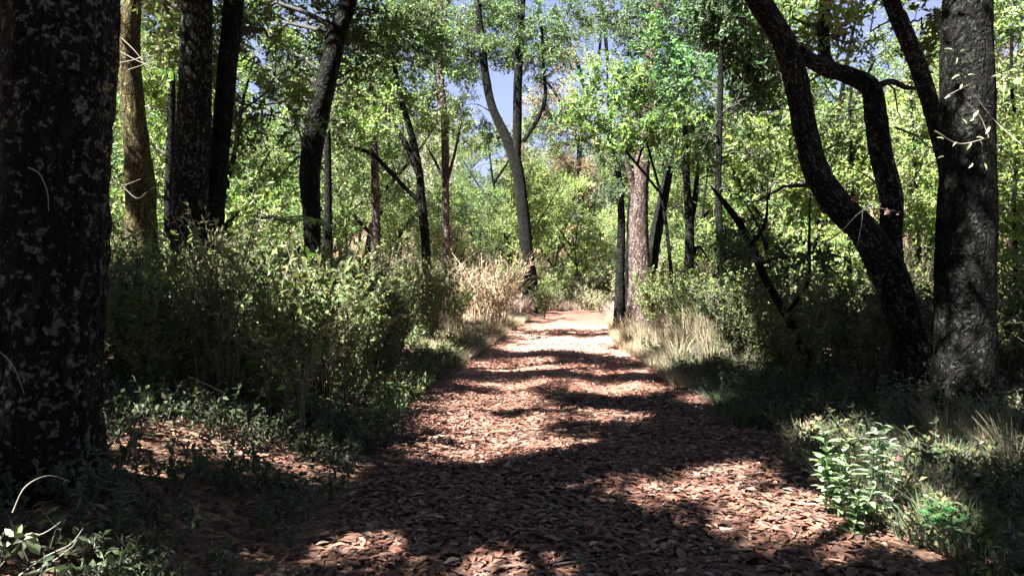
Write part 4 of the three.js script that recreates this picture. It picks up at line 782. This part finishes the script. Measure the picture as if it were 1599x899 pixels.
herb('broadleaf_herb', 'small green weed at the bottom centre of the road', [893, 899], 4.0, { stems: 3, h: 0.09, spread: 0.06, L: 0.05, mats: mint, seed: 6, pairs: 3 });
herb('broadleaf_herb', 'green weed on the bank at the bottom left', [190, 895], 4.0, { stems: 4, h: 0.28, spread: 0.15, L: 0.06, mats: shade, seed: 7, pairs: 5 });
{ // bare pale twigs with a few leaves
  const twigThing = (name, label, d, lines, leaves, mats, seed, L = 0.05) => {
    const r = rng(seed), g = thing(name, label, 'branch'), mb = new MB();
    for (const [w, ...ps] of lines) { const pts = ps.map(([x, y, dd = 0]) => at(x, y, d + dd)), cv = new THREE.CatmullRomCurve3(pts); stick(mb, cv.getPoints(14), w * 0.32 * d / FP, w * 0.12 * d / FP, [1, 1, 1], 5); }
    part('twig', mb.geo(), M.paleTwig, g);
    leaves.forEach(([x, y, an, l = 1, dd = 0], i) => { const a = an * Math.PI / 180; setLeaf(g, at(x, y, d + dd), V(Math.cos(a), Math.sin(a), 0.25 * (r() - 0.5)).normalize(), V((r() - 0.5) * 1.2, 0.5 + r() * 0.5, 0.8).normalize(), L * l * (0.75 + 0.5 * r()), mats[i % mats.length], i, name === 'leafy_sprig' ? 0.62 : 1); });
    return g;
  };
  const white = [leafMat([0.34, 0.40, 0.24], 0.4, 0.4), leafMat([0.22, 0.30, 0.12], 0.4, 0.4)], red = [leafMat([0.30, 0.05, 0.04]), leafMat([0.42, 0.2, 0.18])];
  twigThing('arching_twig', 'pale arching bare stem with white leaves at the bottom left corner', 3.2, [[5, [-15, 862], [30, 845], [70, 832], [95, 815, 0.1]], [4, [20, 800], [40, 760], [75, 743, 0.1], [110, 752, 0.2]], [5, [30, 899], [70, 870], [110, 850, 0.1], [130, 825, 0.2]], [5, [45, 899], [85, 875], [115, 852, 0.1]], [4, [0, 880], [8, 855], [20, 848]]],
    [[22, 838, 140, 1], [30, 836, 80, 0.8], [36, 840, 20, 1.1], [44, 836, -60, 1.5], [18, 848, 200, 0.8]], white, 1, 0.055);
  twigThing('leafy_sprig', 'pale leafy sprig hanging before the thick straight right trunk', 6.2, [[4, [1610, 95], [1560, 115, 0.1], [1520, 130, 0.2], [1480, 150, 0.2]], [3, [1600, 230], [1555, 190, 0.1], [1518, 142, 0.2]], [4, [1460, 205], [1500, 225, 0.1], [1545, 215, 0.1]], [2, [1545, 215], [1530, 180], [1510, 160]]],
    [[1490, 80, 160, 1.3], [1500, 82, 30, 1.4], [1496, 90, -100, 0.9], [1555, 85, 170, 1.5], [1560, 78, 40, 1.5], [1570, 90, -20, 1.4], [1485, 150, 200, 1], [1500, 140, 70, 1], [1515, 190, 20, 1.3], [1510, 195, 120, 1.2], [1520, 185, 60, 1.2], [1525, 215, 0, 1.3], [1530, 220, -50, 1.2], [1518, 222, -120, 1.2], [1540, 210, 60, 1.2], [1495, 222, 220, 1], [1475, 245, 180, 1], [1538, 255, -70, 1], [1520, 255, -130, 1], [1500, 118, 190, 1.1], [1512, 118, 10, 1.1], [1475, 218, 160, 1]], white, 2, 0.062);
  twigThing('leafy_sprig', 'white-leaved twig entering at the upper right edge', 5.6, [[4, [1620, 105], [1590, 115], [1560, 118]], [3, [1615, 190], [1600, 205], [1590, 215]]], [[1590, 110, 150, 1.3], [1580, 116, 200, 1.2], [1600, 105, 60, 1.3], [1592, 240, 220, 1], [1598, 232, 90, 1], [1565, 118, 180, 1]], white, 3, 0.062);
  twigThing('red_leaved_twig', 'twig with star-like red and pink leaves before the curved tree', 7.2, [[4, [1280, 384], [1310, 365], [1340, 335], [1365, 315]], [2, [1340, 335], [1360, 325], [1400, 330]], [2, [1348, 330], [1346, 350], [1338, 390]]],
    [0, 60, 120, 180, 240, 300].flatMap((a) => [[1335, 311, a + 10, 0.75], [1386, 332, a + 30, 0.8]]).concat([[1376, 322, 100, 0.8], [1400, 336, 20, 0.8], [1404, 335, 90, 0.8], [1358, 312, 40, 1], [1364, 312, 140, 0.9]]), red, 4, 0.05);
  twigThing('fallen_branch', 'bare pale bent stem arching over grass at the right', 6.4, [[6, [1395, 740], [1402, 705], [1425, 695, 0.1], [1465, 692, 0.2], [1490, 705, 0.3]], [3, [1490, 705, 0.3], [1520, 690, 0.4]]], [], white, 5);
  twigThing('fallen_branch', 'grey bare branch lying in the left thicket', 6.6, [[4, [300, 590], [345, 612], [385, 640, 0.2]], [3, [385, 640], [410, 612, 0.1], [420, 590, 0.2]], [3, [400, 625], [430, 600, 0.2]]], [], white, 6);
  twigThing('dead_branches', 'tangle of bare whitish dead twigs beside the mossy trunk', 12.5, [[3, [180, 100], [215, 92], [250, 70]], [3, [185, 80], [225, 100], [262, 112]], [3, [190, 60], [215, 85], [240, 125]], [2, [215, 92], [260, 85], [290, 92]], [2, [200, 110], [235, 95], [255, 60]], [2, [225, 100], [270, 98], [285, 120]], [3, [165, 285], [190, 290], [220, 280]], [3, [170, 330], [180, 300], [170, 285]], [2, [190, 290], [215, 310], [230, 300]]], [], white, 7);
}
{ // fern-like fronds caught by the sun on the left
  const mb = new MB(), r = rng(66), g = thing('fern', 'bright green feathery fern fronds in front of the leaning tree', 'fern'), o = at(452, 320, 11);
  g.position.set(o.x, terrain(o.x, -11), -11);
  const H = o.y - terrain(o.x, -11);
  for (let i = 0; i < 9; i++) {
    const a = i / 9 * 6.28 + r(), L = 0.55 + 0.2 * r(), f = new MB();
    const b = V(0, H - 0.3, 0), pts = []; for (let k = 0; k <= 6; k++) { const t = k / 6; pts.push(V(b.x + Math.cos(a) * L * t, b.y + 0.5 * t - 0.55 * t * t, b.z + Math.sin(a) * L * t)); }
    stick(f, [V(0, 0, 0), b.clone().multiplyScalar(0.6), b, ...pts.slice(1)], 0.006, 0.002, [0.08, 0.12, 0.03], 4);
    for (let k = 1; k <= 16; k++) { const t = k / 17, q = t * 6, j = Math.min(5, Math.floor(q)), p = pts[j].clone().lerp(pts[j + 1], q - j), d = pts[j + 1].clone().sub(pts[j]).normalize(), sd = V(-d.z, 0, d.x).normalize(); for (const s of [-1, 1]) leaf(f, p, sd.clone().multiplyScalar(s).addScaledVector(d, 0.4).normalize(), V(0, 1, 0), 0.17 * Math.sin(Math.PI * (0.12 + 0.85 * t)) + 0.02, 0.035, [0.12, 0.26, 0.03], 0.1, 0.15); }
    part('frond', f.geo(), M.softLeaf, g);
  }
}

{ // moss cushions, a hanging stem and small leaves on the massive left trunk
  const r = rng(88), tree = scene.getObjectByName('oak_tree'), trunk = tree.children.find((c) => c.name === 'trunk'), pos = trunk.geometry.attributes.position, nor = trunk.geometry.attributes.normal, mb = new MB(), lv = new MB(), face = [];
  for (let i = 0; i < pos.count; i++) { const x = pos.getX(i), y = pos.getY(i), z = pos.getZ(i); if (nor.getZ(i) > 0 && y > 0.2 && y < 3.6) face.push([V(x, y, z), V(nor.getX(i), nor.getY(i), nor.getZ(i))]); }
  const tones = [[0.34, 0.24, 0.04], [0.42, 0.24, 0.05], [0.20, 0.21, 0.04], [0.14, 0.17, 0.04]];
  for (let k = 0; k < 4200; k++) {
    const [p, n] = face[Math.floor(r() * face.length)], side = smooth(0.2, -0.5, n.x), high = smooth(1.4, 2.6, p.y), m = fbm(p.x * 5 + 9, p.y * 5, 3, 3);
    if (m < 0.66 - 0.3 * side * high - 0.04 * side) continue;
    const c = tones[Math.floor(r() * 4)], q = p.clone().addScaledVector(sph(r), 0.012);
    for (let j = 0; j < 5; j++) leaf(mb, q, n.clone().addScaledVector(sph(r), 0.8).normalize(), sph(r), 0.016 + 0.014 * r(), 0.007, c.map((x) => x * (0.6 + 0.8 * r())), 0.1, 0.3);
  }
  tag(part('moss', mb.geo(), M.dryLeaf, tree), 'rusty yellow moss on the upper left of the trunk', null, null, 'stuff');
  for (let k = 0; k < 70; k++) { const [p, n] = face[Math.floor(r() * face.length)]; if (p.y > 2.2 || (p.y > 1 && r() < 0.6)) continue; for (let j = 0; j < 3; j++) leaf(lv, p.clone().addScaledVector(n, 0.03).addScaledVector(sph(r), 0.03), V(r() - 0.5, -0.5 + r() * 0.6, 0.4).normalize(), n.clone().addScaledVector(sph(r), 0.4).normalize(), 0.03 + 0.02 * r(), 0.018, [0.10, 0.17, 0.04], 0.2, 0.2); }
  tag(part('climbing_leaves', lv.geo(), M.leaf, tree), null, null, null, 'stuff');
  for (const line of [[[44, 262], [60, 270], [74, 300], [76, 330]], [[-5, 545], [20, 570], [38, 615]]]) { const st = new MB(); stick(st, new THREE.CatmullRomCurve3(line.map(([x, y]) => at(x, y, 3.92))).getPoints(12), 0.004, 0.002, [1, 1, 1], 4); part('hanging_stem', st.geo(), M.paleTwig, tree); }
}
// ------------------------------------------------------------------ say of every copied tree and shrub which one it is
{
  const marks = [[90, 'massive left oak'], [213, 'mossy trunk'], [318, 'close dark pair'], [487, 'leaning tree'], [587, 'thin pinkish trunk'], [655, 'forked slim tree'], [697, 'pale straight trunk'], [815, 'Y-shaped oak'], [908, 'arching rusty tree'], [1002, 'pink-barked oak'], [1077, 'dark forked trunk'], [1190, 'crooked sapling'], [1395, 'curved tree'], [1510, 'straight right trunk']];
  const nth = ['nearest', 'second nearest', 'third nearest', 'fourth nearest', 'fifth nearest', 'sixth nearest', 'seventh nearest'], sets = {};
  for (const [o, look] of NAMED) {
    const d = -o.position.z, px = HX + o.position.x * FP / d;
    delete o.userData.group;
    if (d < 2 || px < -60 || px > 1660) { tag(o, `${look} of the wood around the viewpoint, beyond the view`, null, `${look}s around the viewpoint`); continue; }
    const k = marks.findIndex(([x]) => x > px), where = k === 0 ? 'left of the massive left oak' : k < 0 ? 'right of the straight right trunk' : `between the ${marks[k - 1][1]} and the ${marks[k][1]}`;
    (sets[look + '|' + where] ??= []).push([d, o, look, where]);
  }
  for (const list of Object.values(sets)) list.sort((a, b) => a[0] - b[0]).forEach(([, o, look, where], i) => {
    if (list.length === 1) tag(o, `only ${look} ${where}`);
    else if (i < nth.length) tag(o, `${nth[i]} ${look} ${where}`);
    else tag(o, `farther ${look} ${where}`, null, `farther ${look}s ${where}`);
  });
}
renderer.render(scene, camera);
